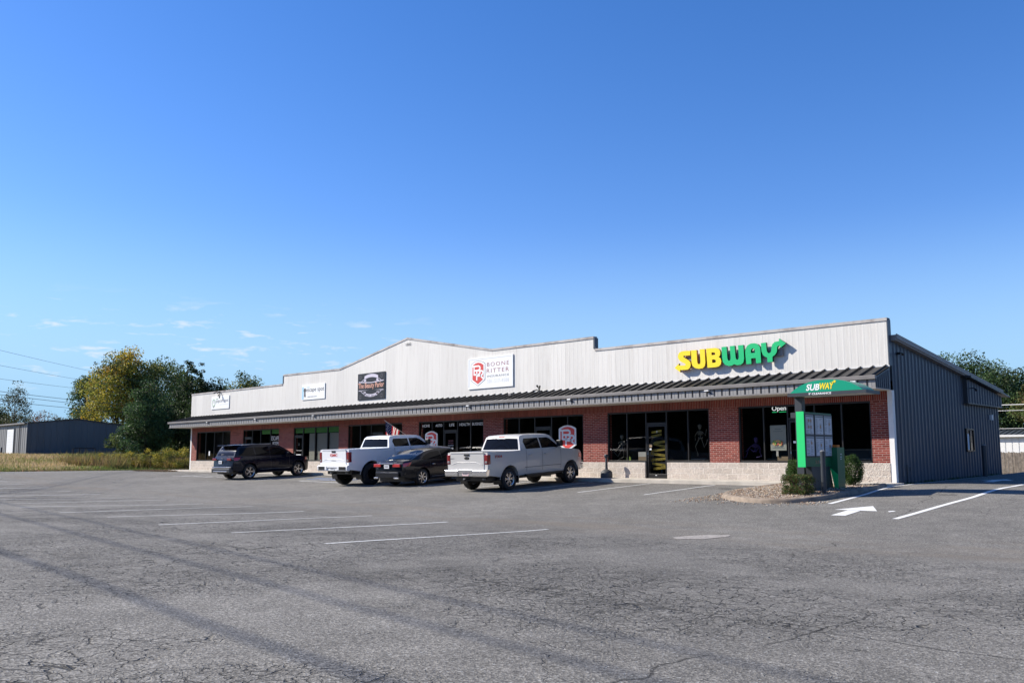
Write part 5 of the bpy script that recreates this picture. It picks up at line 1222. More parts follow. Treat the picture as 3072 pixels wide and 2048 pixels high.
# menu board (faces the drive lane, +X)
mz = g1(-.4, -4.3) + .1
mbd = empty('menu_board', (-.40, -4.3, mz), 0, 'bright green drive-through menu board with six lit menu panels behind a black bollard', 'menu board')
def loc(mb, e): mb.v = [(v[0] - e.location.x, v[1] - e.location.y, v[2] - e.location.z) for v in mb.v]; return mb
loc(MB().box(-.515, -.31, -5.15, -3.42, .54, 2.07), mbd).build('cabinet', M['dgreen'], mbd, bevel=.006)
loc(MB().box(-.53, -.30, -5.175, -5.152, .53, 2.08), mbd).build('end_panel', M['lime'], mbd)
cols_ = [(-5.12, -4.62), (-4.54, -4.02), (-3.97, -3.47)]; rows_ = [(1.44, 2.0), (.83, 1.40)]
fr_ = MB()
for a, b_ in cols_:
    for c_, d_ in rows_: fr_.box(-.309, -.297, a, b_, c_, d_)
loc(fr_, mbd); FR = None
for a, b_ in cols_:
    for ri, (c_, d_) in enumerate(rows_):
        fb = loc(MB().box(-.309, -.285, a - .022, b_ + .022, c_ - .022, d_ + .022), mbd).build('panel_frame', M['charcoal'], mbd, bevel=.004)
        loc(MB().box(-.284, -.280, a + .02, b_ - .02, c_ + .015, d_ - .015), mbd).build('menu_panel', M['menu'], fb)
        pr = MB(); h0 = d_ - .03
        pr.box(-.2795, -.278, a + .03, b_ - .03, h0 - .035, h0)
        zz = h0 - .07
        while zz > c_ + .05:
            if rs.rand() < .82: pr.box(-.2795, -.278, a + .04, a + .04 + rs.uniform(.08, .17), zz - .012, zz)
            if rs.rand() < .82: pr.box(-.2795, -.278, (a + b_) / 2 + .02, (a + b_) / 2 + .02 + rs.uniform(.06, .16), zz - .012, zz)
            zz -= .034
        loc(pr, mbd).build('menu_print', M['menu_ink'], fb)
        pf = MB()
        if ri == 0 and a < -5: spots = [(-.5, .30), (.5, .30), (-.5, .62), (.5, .62)]
        else: spots = [(.55, rs.uniform(.3, .8))]
        for u_, v_ in spots:
            cy_ = (a + b_) / 2 + u_ * .13; cz_ = d_ - (d_ - c_) * v_; pf.lathe([(.0001, .0012), (.05, .0012), (.05, 0)], 10, 'x', (-.2775, cy_, cz_))
        loc(pf, mbd).build('menu_picture', M['menu_food'], fb)
def txt_loc(o_, e): o_.data.transform(Matrix.Translation(-e.location)); return o_
txt_loc(text('lettering', 'SUB', -4.55, -4.3, .62, .72, -.308, M['card'], mbd, face='+x', bold=.02), mbd); txt_loc(text('lettering', 'WAY', -4.29, -4.04, .62, .72, -.308, M['menu'], mbd, face='+x', bold=.02), mbd)
q = MB(); q.add([(-.50, -4.78, .54), (-.33, -4.78, .54), (-.33, -3.60, .54), (-.50, -3.60, .54), (-.50, -4.60, mz - .2), (-.33, -4.60, mz - .2), (-.33, -3.34, mz - .2), (-.50, -3.34, mz - .2)],
                [(0, 1, 2, 3), (4, 7, 6, 5), (0, 4, 5, 1), (1, 5, 6, 2), (2, 6, 7, 3), (3, 7, 4, 0)])
loc(q, mbd).build('pedestal', M['charcoal'], mbd)
# speaker post: the dark green order point with its bright green leg
kz = g1(-.2, -3.3) + .08
ko = empty('speaker_post', (-.22, -3.3, kz), 0, 'dark green order speaker post with bright green angled side, right of the menu board', 'speaker post')
q = MB(); prof2 = [(-.37, 1.09), (-.12, 1.09), (-.12, kz - .15), (-.20, kz - .15), (-.35, .50), (-.37, .60)]
q.prism(prof2, lambda u, v, w_: (u, w_, v), -3.55, -3.08); loc(q, ko).build('post_body', M['dgreen'], ko)
q = MB(); q.prism([(-.345, .50), (-.122, .31), (-.122, kz - .1), (-.195, kz - .1)], lambda u, v, w_: (u, w_, v), -3.565, -3.552); loc(q, ko).build('side_panel', M['lime'], ko)
for z_ in (.88, .80, .74): loc(MB().box(-.118, -.116, -3.36, -3.27, z_, z_ + .025), ko).build('lettering', M['menu'], ko)
loc(MB().box(-.34, -.15, -3.5, -3.3, 1.092, 1.16), ko).build('pumpkin_decoration', pm('orange_paper', (.55, .16, .02), .7), ko)
# clearance canopy on its post
cz_ = g1(-.85, -4.3)
cn = empty('clearance_canopy', (-.85, -4.3, cz_), 0, 'curved green canopy with SUBWAY and 9 foot clearance lettering on one dark post', 'canopy')
arc_ = [(-.92 + 2.14 * k / 18, 2.635 + .335 * (1 - abs(k / 9 - 1) ** 2.6)) for k in range(19)]
q = MB(); q.prism(arc_, lambda u, v, w_: (u, w_, v), -4.72, -3.88); loc(q, cn).build('canopy_top', M['teal'], cn)
q = MB(); q.box(-.98, 1.32, -4.76, -4.722, 2.54, 2.634); q.box(-.98, 1.32, -3.878, -3.84, 2.54, 2.634); q.box(-.98, -.942, -4.72, -3.88, 2.54, 2.634); q.box(1.28, 1.32, -4.72, -3.88, 2.54, 2.634); loc(q, cn).build('canopy_frame', M['charcoal'], cn)
loc(MB().box(-.94, 1.28, -4.72, -3.88, 2.552, 2.57), cn).build('canopy_underside', M['soffit'], cn)
loc(MB().box(-.96, -.74, -4.38, -4.18, cz_, 2.553), cn).build('post', M['charcoal'], cn, bevel=.006)
loc(MB().box(-1.12, -.95, -4.34, -4.22, 1.95, 2.10), cn).build('camera_bracket', M['charcoal'], cn)
txt_loc(text('lettering', 'SUB', -.42, -.015, 2.685, 2.87, -4.7225, M['white'], cn, bold=.03, shear=.25), cn); txt_loc(text('lettering', 'WAY', -.01, .41, 2.70, 2.885, -4.7225, M['yellow'], cn, bold=.03, shear=.25), cn)
arw = flat('arrow', [(.34, 2.89), (.42, 2.92), (.40, 2.945), (.47, 2.925), (.44, 2.86), (.425, 2.885), (.37, 2.865)], -4.7225, M['yellow'], cn, .003); txt_loc(arw, cn)
txt_loc(text('lettering', "9' CLEARANCE", -.33, .34, 2.56, 2.62, -4.7625, M['white'], cn, bold=.025), cn)
# bollards
def bollard(x, y, r_, h_, label, grp=None, z=None):
    z = g1(x, y) if z is None else z
    e = empty('bollard', (x, y, z), 0, label, 'bollard', grp)
    MB().lathe([(r_, -.1), (r_, h_ - .03)], 20).build('post', M['charcoal'], e, 40)
    MB().lathe([(r_ + .006, h_ - .032), (r_ + .006, h_ - .01), (r_ * .6, h_ + .01), (.001, h_ + .014)], 20).build('cap', M['grey'], e, 40)
    return e
bollard(.10, -4.95, .066, 1.20, 'black steel bollard with grey cap in front of the menu board', z=g1(.1, -4.95) + .09)
bollard(.78, 6.6, .08, 1.15, 'dark bollard beside the drive-through window')

# cigarette receptacle and its neighbours on the sidewalk
rc = empty('cigarette_receptacle', (-11.12, -.48, 0), 0, 'grey cigarette receptacle with tall neck standing before the brick pier', 'ash bin')
MB().lathe([(.001, 0), (.235, 0), (.245, .03), (.24, .17), (.235, .22), (.20, .27), (.10, .32), (.055, .34), (.05, .60), (.052, .80), (.001, .80)], 22).build('base', pm('ash_bin_grey', (.075, .078, .08), .6, var=.2), rc, 50)
MB().lathe([(.001, .78), (.07, .79), (.085, .83), (.085, .90), (.07, .93), (.001, .94)], 16).build('head', M['charcoal'], rc, 50)

# flag on the wall
fl = empty('flag', (-24.2, -.02, 1.80), 0, 'American flag on an angled pole mounted on the brick pier', 'flag')
A_ = Vector((0, 0, 0)); T_ = Vector((-24.72 + 24.2, -1.32 + .02, 2.68 - 1.80)); MB().tube([A_, T_], .012, 7).build('pole', M['soffit'], fl)
MB().lathe([(.001, -.03), (.022, 0), (.001, .03)], 8, 'z', tuple(T_)).build('finial', M['chrome'], fl); MB().box(-.05, .05, -.02, .03, -.08, .06).build('bracket', M['grey'], fl)
dirp = (A_ - T_).normalized(); q = MB(); ns_, nt_ = 13, 14; hoist = .85; fly = 1.25; vs = []
fd = Vector((-.12, .10, -1)).normalized()
def fpt(s_, t_):
    base_ = T_ + dirp * (.06 + s_ * hoist * (1 - .38 * t_)); wv = .05 * sin(s_ * 14 + t_ * 2) * (.3 + t_)
    return base_ + fd * (t_ * fly) + Vector((wv * .9 - .12 * t_ * (1 - s_), wv, 0))
for j in range(nt_ + 1):
    for i in range(ns_ + 1): vs.append(fpt(i / ns_, j / nt_))
for j in range(nt_):
    for i in range(ns_):
        mi = 2 if (i < 6 and j / nt_ < .36) else (0 if i % 2 == 0 else 1)
        q.f.append((j * (ns_ + 1) + i, j * (ns_ + 1) + i + 1, (j + 1) * (ns_ + 1) + i + 1, (j + 1) * (ns_ + 1) + i)); q.m.append(mi)
q.v = [tuple(v) for v in vs]; q.build('cloth', [M['redcloth'], M['flagwhite'], M['navycloth']], fl, 80, fixn=False)
q = MB()
for j in range(6):
    for i in range(5):
        c_ = fpt((.5 + i + .5 * (j % 2)) * 7 / 13 / 5.6, (.35 + j) * .42 / 6); q.lathe([(.0001, 0), (.017, 0)], 5, 'y', (c_.x, c_.y - .02, c_.z), cap=False)
q.build('stars', M['whitecloth'], fl)

# skeletons and boxes behind the glass
def skeleton(loc_, rz, label, J, mat='bone', sc=1.0):
    e = empty('skeleton_decoration', loc_, rz, label, 'skeleton'); m_ = M[mat]
    t = MB(); t.lathe([(.001, -.09), (.05, -.08), (.058, -.03), (.075, .02), (.07, .07), (.04, .10), (.001, .105)], 12, 'z', J['head']); t.build('skull', m_, e, 50)
    t = MB(); n_, p_ = Vector(J['neck']), Vector(J['pelvis']); t.tube([Vector(J['head']) - Vector((0, 0, .08)), n_, (n_ + p_) / 2, p_], .016, 6)
    for k in range(6):
        c_ = n_ + (p_ - n_) * (.08 + .085 * k); r_ = .085 + .02 * sin(k * .6)
        t.tube([(c_.x + r_ * cos(a), c_.y + r_ * .6 * sin(a), c_.z - .015 * cos(a * 2)) for a in np.linspace(0, 2 * pi, 14)], .008, 5)
    t.build('rib_cage', m_, e)
    MB().tube([(p_.x - .09, p_.y, p_.z + .04), (p_.x - .05, p_.y, p_.z - .02), (p_.x, p_.y, p_.z + .01), (p_.x + .05, p_.y, p_.z - .02), (p_.x + .09, p_.y, p_.z + .04)], .022, 6).build('pelvis', m_, e)
    for k in ('arm0', 'arm1', 'leg0', 'leg1'):
        r_ = .013 if 'arm' in k else .017; pts_ = J[k]
        t = MB(); t.tube(pts_, [r_ * 1.2] + [r_] * (len(pts_) - 2) + [r_ * 1.5], 6)
        for p3 in pts_[1:-1]: t.lathe([(.001, -.02), (.022, 0), (.001, .02)], 7, 'z', tuple(p3))
        t.build('arm' if 'arm' in k else 'leg', m_, e)
    return e
skeleton((-10.93, .32, 0), 0, 'pale plastic skeleton sitting with bent legs in the left pane of the skeleton window', dict(head=(0, 0, 1.62), neck=(0, 0, 1.48), pelvis=(.02, 0, 1.12), arm0=[(-.1, 0, 1.45), (-.19, 0, 1.38), (-.16, 0, 1.2)], arm1=[(.1, 0, 1.45), (.12, 0, 1.30), (.22, 0, 1.38)],
    leg0=[(-.05, 0, 1.1), (-.2, -.02, .84), (-.38, -.02, 1.0), (-.42, -.02, 1.12)], leg1=[(.06, 0, 1.1), (.08, 0, .82), (-.16, -.02, .74), (-.26, -.02, .66)]))
skeleton((-7.22, .32, 0), 0, 'pale plastic skeleton hanging mid-stride in the right pane of the skeleton window', dict(head=(0, 0, 1.95), neck=(0, 0, 1.80), pelvis=(.02, 0, 1.52), arm0=[(-.1, 0, 1.78), (-.22, 0, 1.62), (-.20, 0, 1.45)], arm1=[(.1, 0, 1.78), (.24, 0, 1.62), (.30, 0, 1.86)],
    leg0=[(-.05, 0, 1.5), (-.20, -.02, 1.22), (-.10, -.02, .95), (-.10, -.02, .85)], leg1=[(.06, 0, 1.5), (.18, 0, 1.18), (.30, -.02, 1.35), (.34, -.02, 1.48)]))
skeleton((-5.0, .32, 0), 0, 'purple crouching skeleton figure low behind the window left of the poster', dict(head=(.12, 0, 1.42), neck=(.1, 0, 1.3), pelvis=(.05, 0, 1.02), arm0=[(.0, 0, 1.26), (-.2, 0, 1.12), (-.3, 0, 1.0)], arm1=[(.2, 0, 1.26), (.3, 0, 1.1), (.25, 0, .98)],
    leg0=[(0, 0, 1.02), (-.16, 0, 1.15), (-.30, 0, .82), (-.36, 0, .80)], leg1=[(.1, 0, 1.02), (.22, 0, 1.16), (.32, 0, .84), (.12, 0, .80)]), 'purple')
def crate(name, x0, x1, z0, z1, label, mat, y0=.16, y1=.6):
    e = empty(name, ((x0 + x1) / 2, (y0 + y1) / 2, z0), 0, label, 'box'); q = MB(); q.box(x0, x1, y0, y1, z0, z1); q.box(x0 - .004, x1 + .004, y0 - .004, y0 - .001, (z0 + z1) / 2 - .006, (z0 + z1) / 2 + .006); loc(q, e); q.build('carton', M[mat], e, bevel=.004)
    return e
tag(MB().box(-11.3, -6.7, .26, .95, .56, .63).build('window_shelf', M['interior']), 'dark shelf inside the window below the two pale skeletons', 'shelf'); tag(MB().box(-5.3, -3.55, .26, .95, .56, .63).build('window_shelf', M['interior']), 'dark shelf inside the window below the sandwich poster', 'shelf')
crate('cardboard_box', -10.0, -9.56, .63, .83, 'brown cardboard box, lower of two beside the taped door', 'card'); crate('cardboard_box', -10.0, -9.56, .835, 1.02, 'paler cardboard box, upper of two beside the taped door', 'soffit')
crate('cardboard_box', -3.98, -3.58, .63, .83, 'brown cardboard box below the sandwich poster', 'card')
hd_ = empty('headstone', (-10.67, .42, .63), 0, 'green headstone under the sitting skeleton', 'decoration'); q = MB(); q.prism([(-.10, 0), (.10, 0), (.10, .16), (.06, .21), (0, .225), (-.06, .21), (-.10, .16)], lambda u, v, w_: (u, w_, v), -.02, .02); q.build('stone', pm('lime_plastic', (.30, .42, .05), .5), hd_)
po = empty('poster', (-3.89, .095, 1.04), 0, 'sandwich poster in the window left of the drive-lane shop door', 'poster')
q = MB(); q.box(-.30, .30, 0, .008, 0, .88); q.build('sheet', pm('poster_paper', (.45, .45, .38), .5), po); q = MB()
for k in range(46):
    a, r_ = rs.uniform(0, 2 * pi), rs.uniform(0, 1) ** .5; q.lathe([(.001, -.012), (rs.uniform(.02, .04), -.012)], 7, 'y', (.22 * r_ * cos(a), -.004 - .0004 * k, .26 + .09 * r_ * sin(a)), mi=int(rs.randint(3)), cap=False)
q.build('sandwich_picture', [pm('bread', (.50, .30, .10), .6), pm('filling', (.35, .08, .04), .6), pm('lettuce', (.14, .26, .04), .6)], po, fixn=False)
for z_, w_ in ((.08, .22), (.11, .16), (.74, .12), (.66, .18)): MB().box(-w_, w_, -.004, -.001, z_, z_ + .012).build('lettering', M['menu_ink'], po)
MB().box(-.10, -.02, .01, .03, -.20, -.001).build('stand', M['soffit'], po)
op = empty('open_sign', (-3.82, .12, 2.42), 0, 'lit white Open sign with green underline hung in the window', 'sign')
for nm_, s_, a, b_, z0, z1 in (('lettering', 'Open', -.27, .27, 0.0, .17),): text(nm_, s_, a, b_, z0 - .035, z1, -.03, M['signlit'], op, bold=.004)
MB().box(-.26, -.09, -.034, -.028, -.05, -.032).build('underline', M['signlitg'], op); MB().box(.0, .27, -.034, -.028, -.05, -.032).build('underline', M['signlitg'], op)

# ------------------------------------------------------------------ vegetation
def rand_quads(rs, C, size, aspect=.6, up=0.35):
    """one randomly turned leaf quad per centre"""
    n = len(C); a = rs.normal(size=(n, 3)); a /= np.linalg.norm(a, axis=1)[:, None]
    b_ = rs.normal(size=(n, 3)); b_[:, 2] += up; b_ -= (b_ * a).sum(1)[:, None] * a; b_ /= np.linalg.norm(b_, axis=1)[:, None]
    s_ = (size * rs.uniform(.6, 1.35, n))[:, None]; a = a * s_ * .5; b_ = b_ * s_ * .5 * aspect
    V = np.stack([C - a, C - b_ * .9 + a * .1, C + a, C + b_ * .9 + a * .1], 1).reshape(-1, 3)
    return V, np.arange(4 * n).reshape(n, 4)
def tree(name, label, x, y, z, h, crown, cols, group, seed, nclump=60, leaves=150, leaf=.22, base=.30, trunk=.22, bark='bark', clump_r=.16, sparse=0.0, lobes=None, cat='tree'):
    """crown = (rx, ry); cols = list of (colour, weight); lobes = extra [(dx,dz,r)] shoots in units of h"""
    rs = np.random.RandomState(seed); e = empty(name, (x, y, z), 0, label, cat, group)
    rx, ry = crown; zc = h * (base + (1 - base) * .5); rz_ = h * (1 - base) * .5
    d = rs.normal(size=(nclump, 3)); d /= np.linalg.norm(d, axis=1)[:, None]; r_ = rs.uniform(.35, 1.0, nclump) ** .5 * rs.uniform(.82, 1.08, nclump)
    C = d * r_[:, None] * np.array([rx, ry, rz_]); C[:, :2] *= (1 - .28 * np.clip(C[:, 2:3] / rz_, -1, 1)); C[:, 2] += zc
    R_ = rs.uniform(.7, 1.3, nclump) * clump_r * h
    if lobes:
        for dx, dz_, rr_ in lobes:
            k = 5; L_ = np.stack([dx * h + rs.normal(size=k) * rr_ * h * .6, rs.normal(size=k) * rr_ * h * .6, dz_ * h + rs.normal(size=k) * rr_ * h * .8], 1); C = np.concatenate([C, L_]); R_ = np.concatenate([R_, np.full(k, rr_ * h * .8)])
    pts = []; col = []
    w_ = np.array([c[1] for c in cols]); w_ = w_ / w_.sum(); pal = np.array([c[0] for c in cols])
    for c_, r1 in zip(C, R_):
        n = int(leaves * (r1 / (clump_r * h)) ** 1.5) + 8; q_ = rs.normal(size=(n, 3)); q_ /= np.linalg.norm(q_, axis=1)[:, None]
        p_ = c_ + q_ * (rs.uniform(.15, 1, n) ** .6)[:, None] * r1 * np.array([1, 1, .75]); pts.append(p_)
        base_c = pal[rs.choice(len(pal), p=w_)]; cc = np.where(rs.rand(n, 1) < .7, base_c, pal[rs.choice(len(pal), n, p=w_)]) * rs.uniform(.65, 1.35, (n, 1)); col.append(cc)
    P = np.concatenate(pts); K = np.concatenate(col); V, F = rand_quads(rs, P, leaf)
    K4 = np.concatenate([np.repeat(K, 4, 0), np.ones((len(V), 1))], 1)
    np_mesh('crown', V, F, M['leaf'], e, col=K4)
    t = MB(); bend = rs.normal(size=2) * .02 * h; top = Vector((bend[0], bend[1], h * .72))
    t.tube([(0, 0, -.4), (bend[0] * .2, bend[1] * .2, h * .2), (bend[0] * .6, bend[1] * .6, h * .45), top], [trunk, trunk * .8, trunk * .5, trunk * .15], 8)
    for k in rs.choice(len(C), min(len(C), 22), replace=False):
        c_ = Vector(C[k]); s0 = min(c_.z * .7, h * .5); t0 = s0 / (h * .72); st_ = Vector((bend[0] * t0, bend[1] * t0, s0)); mid = st_.lerp(c_, .5) + Vector((0, 0, .04 * h))
        t.tube([st_, mid, c_], [trunk * .32, trunk * .2, trunk * .06], 5)
    t.build('trunk', M[bark], e, 60); return e
G1 = [((0.040, 0.069, 0.023), 3), ((0.063, 0.098, 0.032), 2), ((0.029, 0.048, 0.021), 2)]
GY_ = [((0.546, 0.429, 0.052), 3), ((0.351, 0.351, 0.065), 3), ((0.169, 0.208, 0.052), 2), ((0.546, 0.325, 0.065), 1)]
GM = [((0.165, 0.210, 0.060), 3), ((0.105, 0.150, 0.053), 3), ((0.300, 0.285, 0.075), 1)]
GB = [((0.061, 0.115, 0.041), 3), ((0.088, 0.149, 0.054), 2), ((0.041, 0.068, 0.027), 1)]
# the group behind the left field: heights measured from the ground there (about 1 m up)
def T(*a, **k): return tree(*a, **k)
T('broadleaf_tree', 'tall tree turning yellow on its left side beyond the grey shed', -92.3, 11.5, 1.1, 12.3, (3.94, 3.94), GY_ + [((.09, .11, .04), 2)], None, 11, nclump=130, leaves=190, leaf=0.25, base=.10, clump_r=.10)
T('broadleaf_tree', 'broad olive green tree just right of the yellow one', -91.2, 15.8, 1.1, 11.7, (4.03, 4.03), GM, None, 12, nclump=115, leaves=180, leaf=0.26, base=.2, clump_r=.11)
T('broadleaf_tree', 'slim feathery green tree left of the yellow tree', -99.5, 10.4, 1.1, 10.2, (1.47, 1.47), GB + [((.10, .12, .04), 1)], None, 13, nclump=55, leaves=120, leaf=0.22, base=.25, clump_r=.10)
T('broadleaf_tree', 'dark ragged tree with two tall shoots beside the shop wall', -67.0, 8.3, 0.5, 7.3, (3.50, 3.18), G1, None, 14, nclump=125, leaves=170, leaf=0.20, base=.05, clump_r=.12, lobes=[(-.12, 1.22, .055), (-.12, 1.12, .06), (-.11, 1.02, .07), (.10, 1.16, .05), (.10, 1.06, .055), (.24, 1.10, .04), (.22, .98, .06)])
T('broadleaf_tree', 'dark green ivy covered tree standing over the right end of the grey shed', -64.8, 3.4, 0.4, 7.1, (1.99, 1.99), GB, None, 15, nclump=90, leaves=190, leaf=0.18, base=.02, clump_r=.11)
T('broadleaf_tree', 'deep shaded tree filling the gap left of the shops', -63.8, 8.8, 0.5, 6.2, (2.81, 2.81), G1, None, 16, nclump=110, leaves=170, leaf=0.19, base=.0, clump_r=.13)
T('broadleaf_tree', 'dark tree behind the two-shoot tree, lower crown', -66.0, 9.0, .6, 7.6, (3.0, 3.0), G1, None, 17, nclump=80, leaves=170, leaf=.20, base=.1, clump_r=.12)
T('broadleaf_tree', 'small round tree showing above the left end of the parapet', -74.6, 17.5, .6, 9.2, (2.4, 2.4), GM + G1, None, 18, nclump=70, leaves=140, leaf=.20, base=.3, clump_r=.10)
T('broadleaf_tree', 'tiny tree top left of the round tree above the parapet', -75.5, 14.2, .6, 7.9, (1.3, 1.3), GM, None, 19, nclump=36, leaves=90, leaf=.18, base=.3, clump_r=.10)
T('broadleaf_tree', 'thin feathery tree against the sky above the shed roof', -127.6, 10.7, 1.1, 10.4, (1.95, 1.95), [((.07, .08, .035), 1)], None, 20, nclump=60, leaves=34, leaf=0.23, base=.3, trunk=.10, clump_r=.08)
T('broadleaf_tree', 'green tree at the far left edge behind the shed', -135.3, 9.3, 1.1, 8.5, (2.72, 2.72), GM, None, 21, nclump=60, leaves=120, leaf=0.27, base=.1, clump_r=.12)
for k, (x_, y_, h_, c_, lb) in enumerate([(-104.5, 5.2, 5.8, [((.13, .12, .05), 2), ((.08, .10, .04), 2)], 'low olive tree over the left half of the shed roof'), (-104.0, 7.4, 5.9, [((.24, .10, .05), 2), ((.18, .13, .06), 1)], 'low russet tree over the middle of the shed roof'),
        (-103.0, 9.2, 5.2, [((.10, .11, .05), 2), ((.15, .11, .06), 1)], 'low dull green tree right of the russet tree'), (-102.0, 11.8, 5.4, GM, 'low green tree at the foot of the slim feathery tree'), (-104.5, 3.1, 5.3, [((.12, .12, .05), 2)], 'low pale tree left of the olive tree over the shed')]):
    T('broadleaf_tree', lb, 11.2 + (x_ - 11.2) * 1.25, -28.4 + (y_ + 28.4) * 1.25, 1.1, h_ * 1.22, (2.4, 2.4), c_, None, 30 + k, nclump=50, leaves=90, leaf=.2, base=.02, clump_r=.13)
for k, (x_, y_, h_, r_, lb) in enumerate([(-74.0, 6.5, 3.4, 2.6, 'low dark thicket under the olive tree beyond the shed corner'), (-70.5, 10.5, 3.6, 3.0, 'low dark thicket deep behind the ivy covered tree'), (-77, 11.5, 4.0, 2.6, 'low thicket behind the right corner of the grey shed')]):
    T('thicket', lb, x_, y_, .6, h_, (r_, r_), G1 + GM, None, 90 + k, nclump=60, leaves=150, leaf=.22, base=.0, trunk=.06, clump_r=.22, cat='bush')
# behind the drive lane on the right
RT = [(-16.6, 47.0, 9.2, 'leftmost dark tree crown above the sloping shop roof'), (-14.2, 47.8, 9.6, 'rounded dark tree second from the left behind the shop roof'), (-12.2, 48.6, 9.9, 'tallest dark tree behind the shop roof'), (-10.6, 48.2, 8.9, 'dark tree over the end of the sloping shop roof'),
      (-9.0, 50.4, 8.4, 'dark tree near the right edge of the picture'), (-6.8, 51.0, 7.9, 'dark tree at the right edge of the picture'), (-4.4, 52, 8.6, 'dark tree just beyond the right edge tree')]
for k, (x_, y_, h_, lb) in enumerate(RT): T('broadleaf_tree', lb, x_, y_, -.5, h_, (2.0, 2.0), GB + [((.07, .09, .035), 2)], None, 50 + k, nclump=75, leaves=150, leaf=.19, base=.12, clump_r=.11)
for k, (x_, y_, h_, lb) in enumerate([(-7.0, 46.6, 6.9, 'lighter green tree with pale bare limbs behind the white shed'), (-5.2, 46.9, 6.7, 'lighter olive tree at the right edge with a pale trunk')]): T('broadleaf_tree', lb, x_, y_, -.5, h_, (1.7, 1.7), [((.10, .14, .04), 3), ((.15, .14, .05), 2), ((.16, .10, .05), .6)], None, 60 + k, nclump=48, leaves=130, leaf=.18, base=.42, trunk=.13, bark='bark_pale', clump_r=.11)
# clipped bushes in the island
def bush(x, y, rx, rz_, label, seed, cols, leaf=.035, n=9000, cube=False):
    rs = np.random.RandomState(seed); z = bedz(x, y); e = empty('bush', (x, y, z), 0, label, 'bush')
    d = rs.normal(size=(n, 3)); d /= np.linalg.norm(d, axis=1)[:, None]
    if cube: d = np.sign(d) * np.abs(d) ** .6; d /= np.maximum(np.abs(d).max(1), .8)[:, None]
    lump = 1 + .09 * np.sin(d[:, 0] * 7 + seed) * np.sin(d[:, 2] * 6) + .07 * np.sin(d[:, 1] * 9 + d[:, 0] * 5)
    r_ = rs.uniform(.72, 1.04, n) * lump; P = d * r_[:, None] * np.array([rx, rx, rz_]); P[:, 2] += rz_ * 1.02
    K = np.array(cols)[rs.randint(len(cols), size=n)] * rs.uniform(.6, 1.4, (n, 1))
    V, F = rand_quads(rs, P, leaf, .6); np_mesh('foliage', V, F, M['leaf'], e, col=np.concatenate([np.repeat(K, 4, 0), np.ones((len(V), 1))], 1))
    t = MB()
    for k in range(7): a = rs.uniform(0, 2 * pi); t.tube([(0, 0, -.05), (rx * .3 * cos(a), rx * .3 * sin(a), rz_ * .7), (rx * .7 * cos(a), rx * .7 * sin(a), rz_ * 1.5)], [.018, .012, .006], 5)
    t.build('stems', M['bark'], e); return e
BG = [(.055, .115, .025), (.09, .16, .035), (.035, .07, .02)]
bush(-.46, -5.35, .34, .26, 'low clipped bush with reddish tips in front of the menu board', 1, BG + [(.16, .09, .04), (.12, .12, .04)], cube=True)
bush(-1.14, -4.05, .31, .42, 'green bush behind the low bush, left of the menu board post', 2, BG)
bush(-.40, -2.0, .34, .46, 'dense rounded bush right of the order speaker post', 3, BG, n=12000)

# field grass and weeds (nobody could count them)
def blades(name, label, cat, n, region, hrange, cols, seed, wid=.03, lean=.35, dens=None):
    rs = np.random.RandomState(seed); x0, x1, y0, y1 = region; X = rs.uniform(x0, x1, n); Y = rs.uniform(y0, y1, n)
    if dens is not None: k = rs.rand(n) < dens(X, Y); X = X[k]; Y = Y[k]
    n = len(X); Z = gnd(X, Y) - .02; H = rs.uniform(*hrange, n) * (0.6 + .5 * (np.sin(X * .7 + seed) * np.sin(Y * .5) + 1) / 2 + .2 * rs.rand(n)); th = rs.uniform(0, pi, n); w_ = wid * rs.uniform(.6, 1.5, n)
    lx, ly = rs.normal(size=n) * lean * H, rs.normal(size=n) * lean * H
    B0 = np.stack([X - cos_(th) * w_, Y - sin_(th) * w_, Z], 1); B1 = np.stack([X + cos_(th) * w_, Y + sin_(th) * w_, Z], 1); Tp = np.stack([X + lx, Y + ly, Z + H], 1)
    V = np.stack([B0, B1, Tp], 1).reshape(-1, 3); F = np.arange(3 * n).reshape(n, 3)
    pal = np.array(cols); patch = (np.sin(X * .35 + seed) + np.sin(Y * .5 + X * .13) + rs.normal(size=n) * .9 - 1.4 * _sm(-62, -57, X)); idx = np.clip(((patch + 2.2) / 4.4 * len(pal)).astype(int), 0, len(pal) - 1)
    K = pal[idx] * rs.uniform(.7, 1.3, (n, 1)); o_ = np_mesh(name, V, F, M['blade'], col=np.concatenate([np.repeat(K, 3, 0), np.ones((len(V), 1))], 1)); tag(o_, label, cat, kind='stuff'); return o_
cos_, sin_ = np.cos, np.sin
tan_ = [(0.188, 0.250, 0.062), (0.213, 0.250, 0.062), (0.400, 0.312, 0.125), (0.650, 0.488, 0.275), (0.700, 0.537, 0.325), (0.500, 0.350, 0.200), (0.250, 0.275, 0.075)]
blades('dry_grass', 'tan dry grass across the field beyond the parking lot', 'grass', 150000, (-92, -57.4, -22, 14), (.10, .36), tan_, 1, wid=.035)
blades('short_grass', 'short green grass verge along the edge of the asphalt', 'grass', 60000, (-60.5, -56.2, -22, 6), (.06, .16), [(.16, .20, .05), (.24, .22, .08), (.30, .19, .11)], 2, wid=.04)
blades('tall_weeds', 'tall brown and green weeds in front of the trees', 'weeds', 45000, (-68, -57.8, -3, 9), (.6, 1.25), [(.17, .19, .06), (.28, .21, .09), (.36, .27, .10), (.24, .14, .10), (.14, .17, .05)], 3, wid=.03, dens=lambda X, Y: np.clip(.25 + .75 * np.sin(X * .9) * np.sin(Y * .8 + 1), 0.1, 1) * (Y > -3 + (X + 68) * .1))
rsg = np.random.RandomState(9)
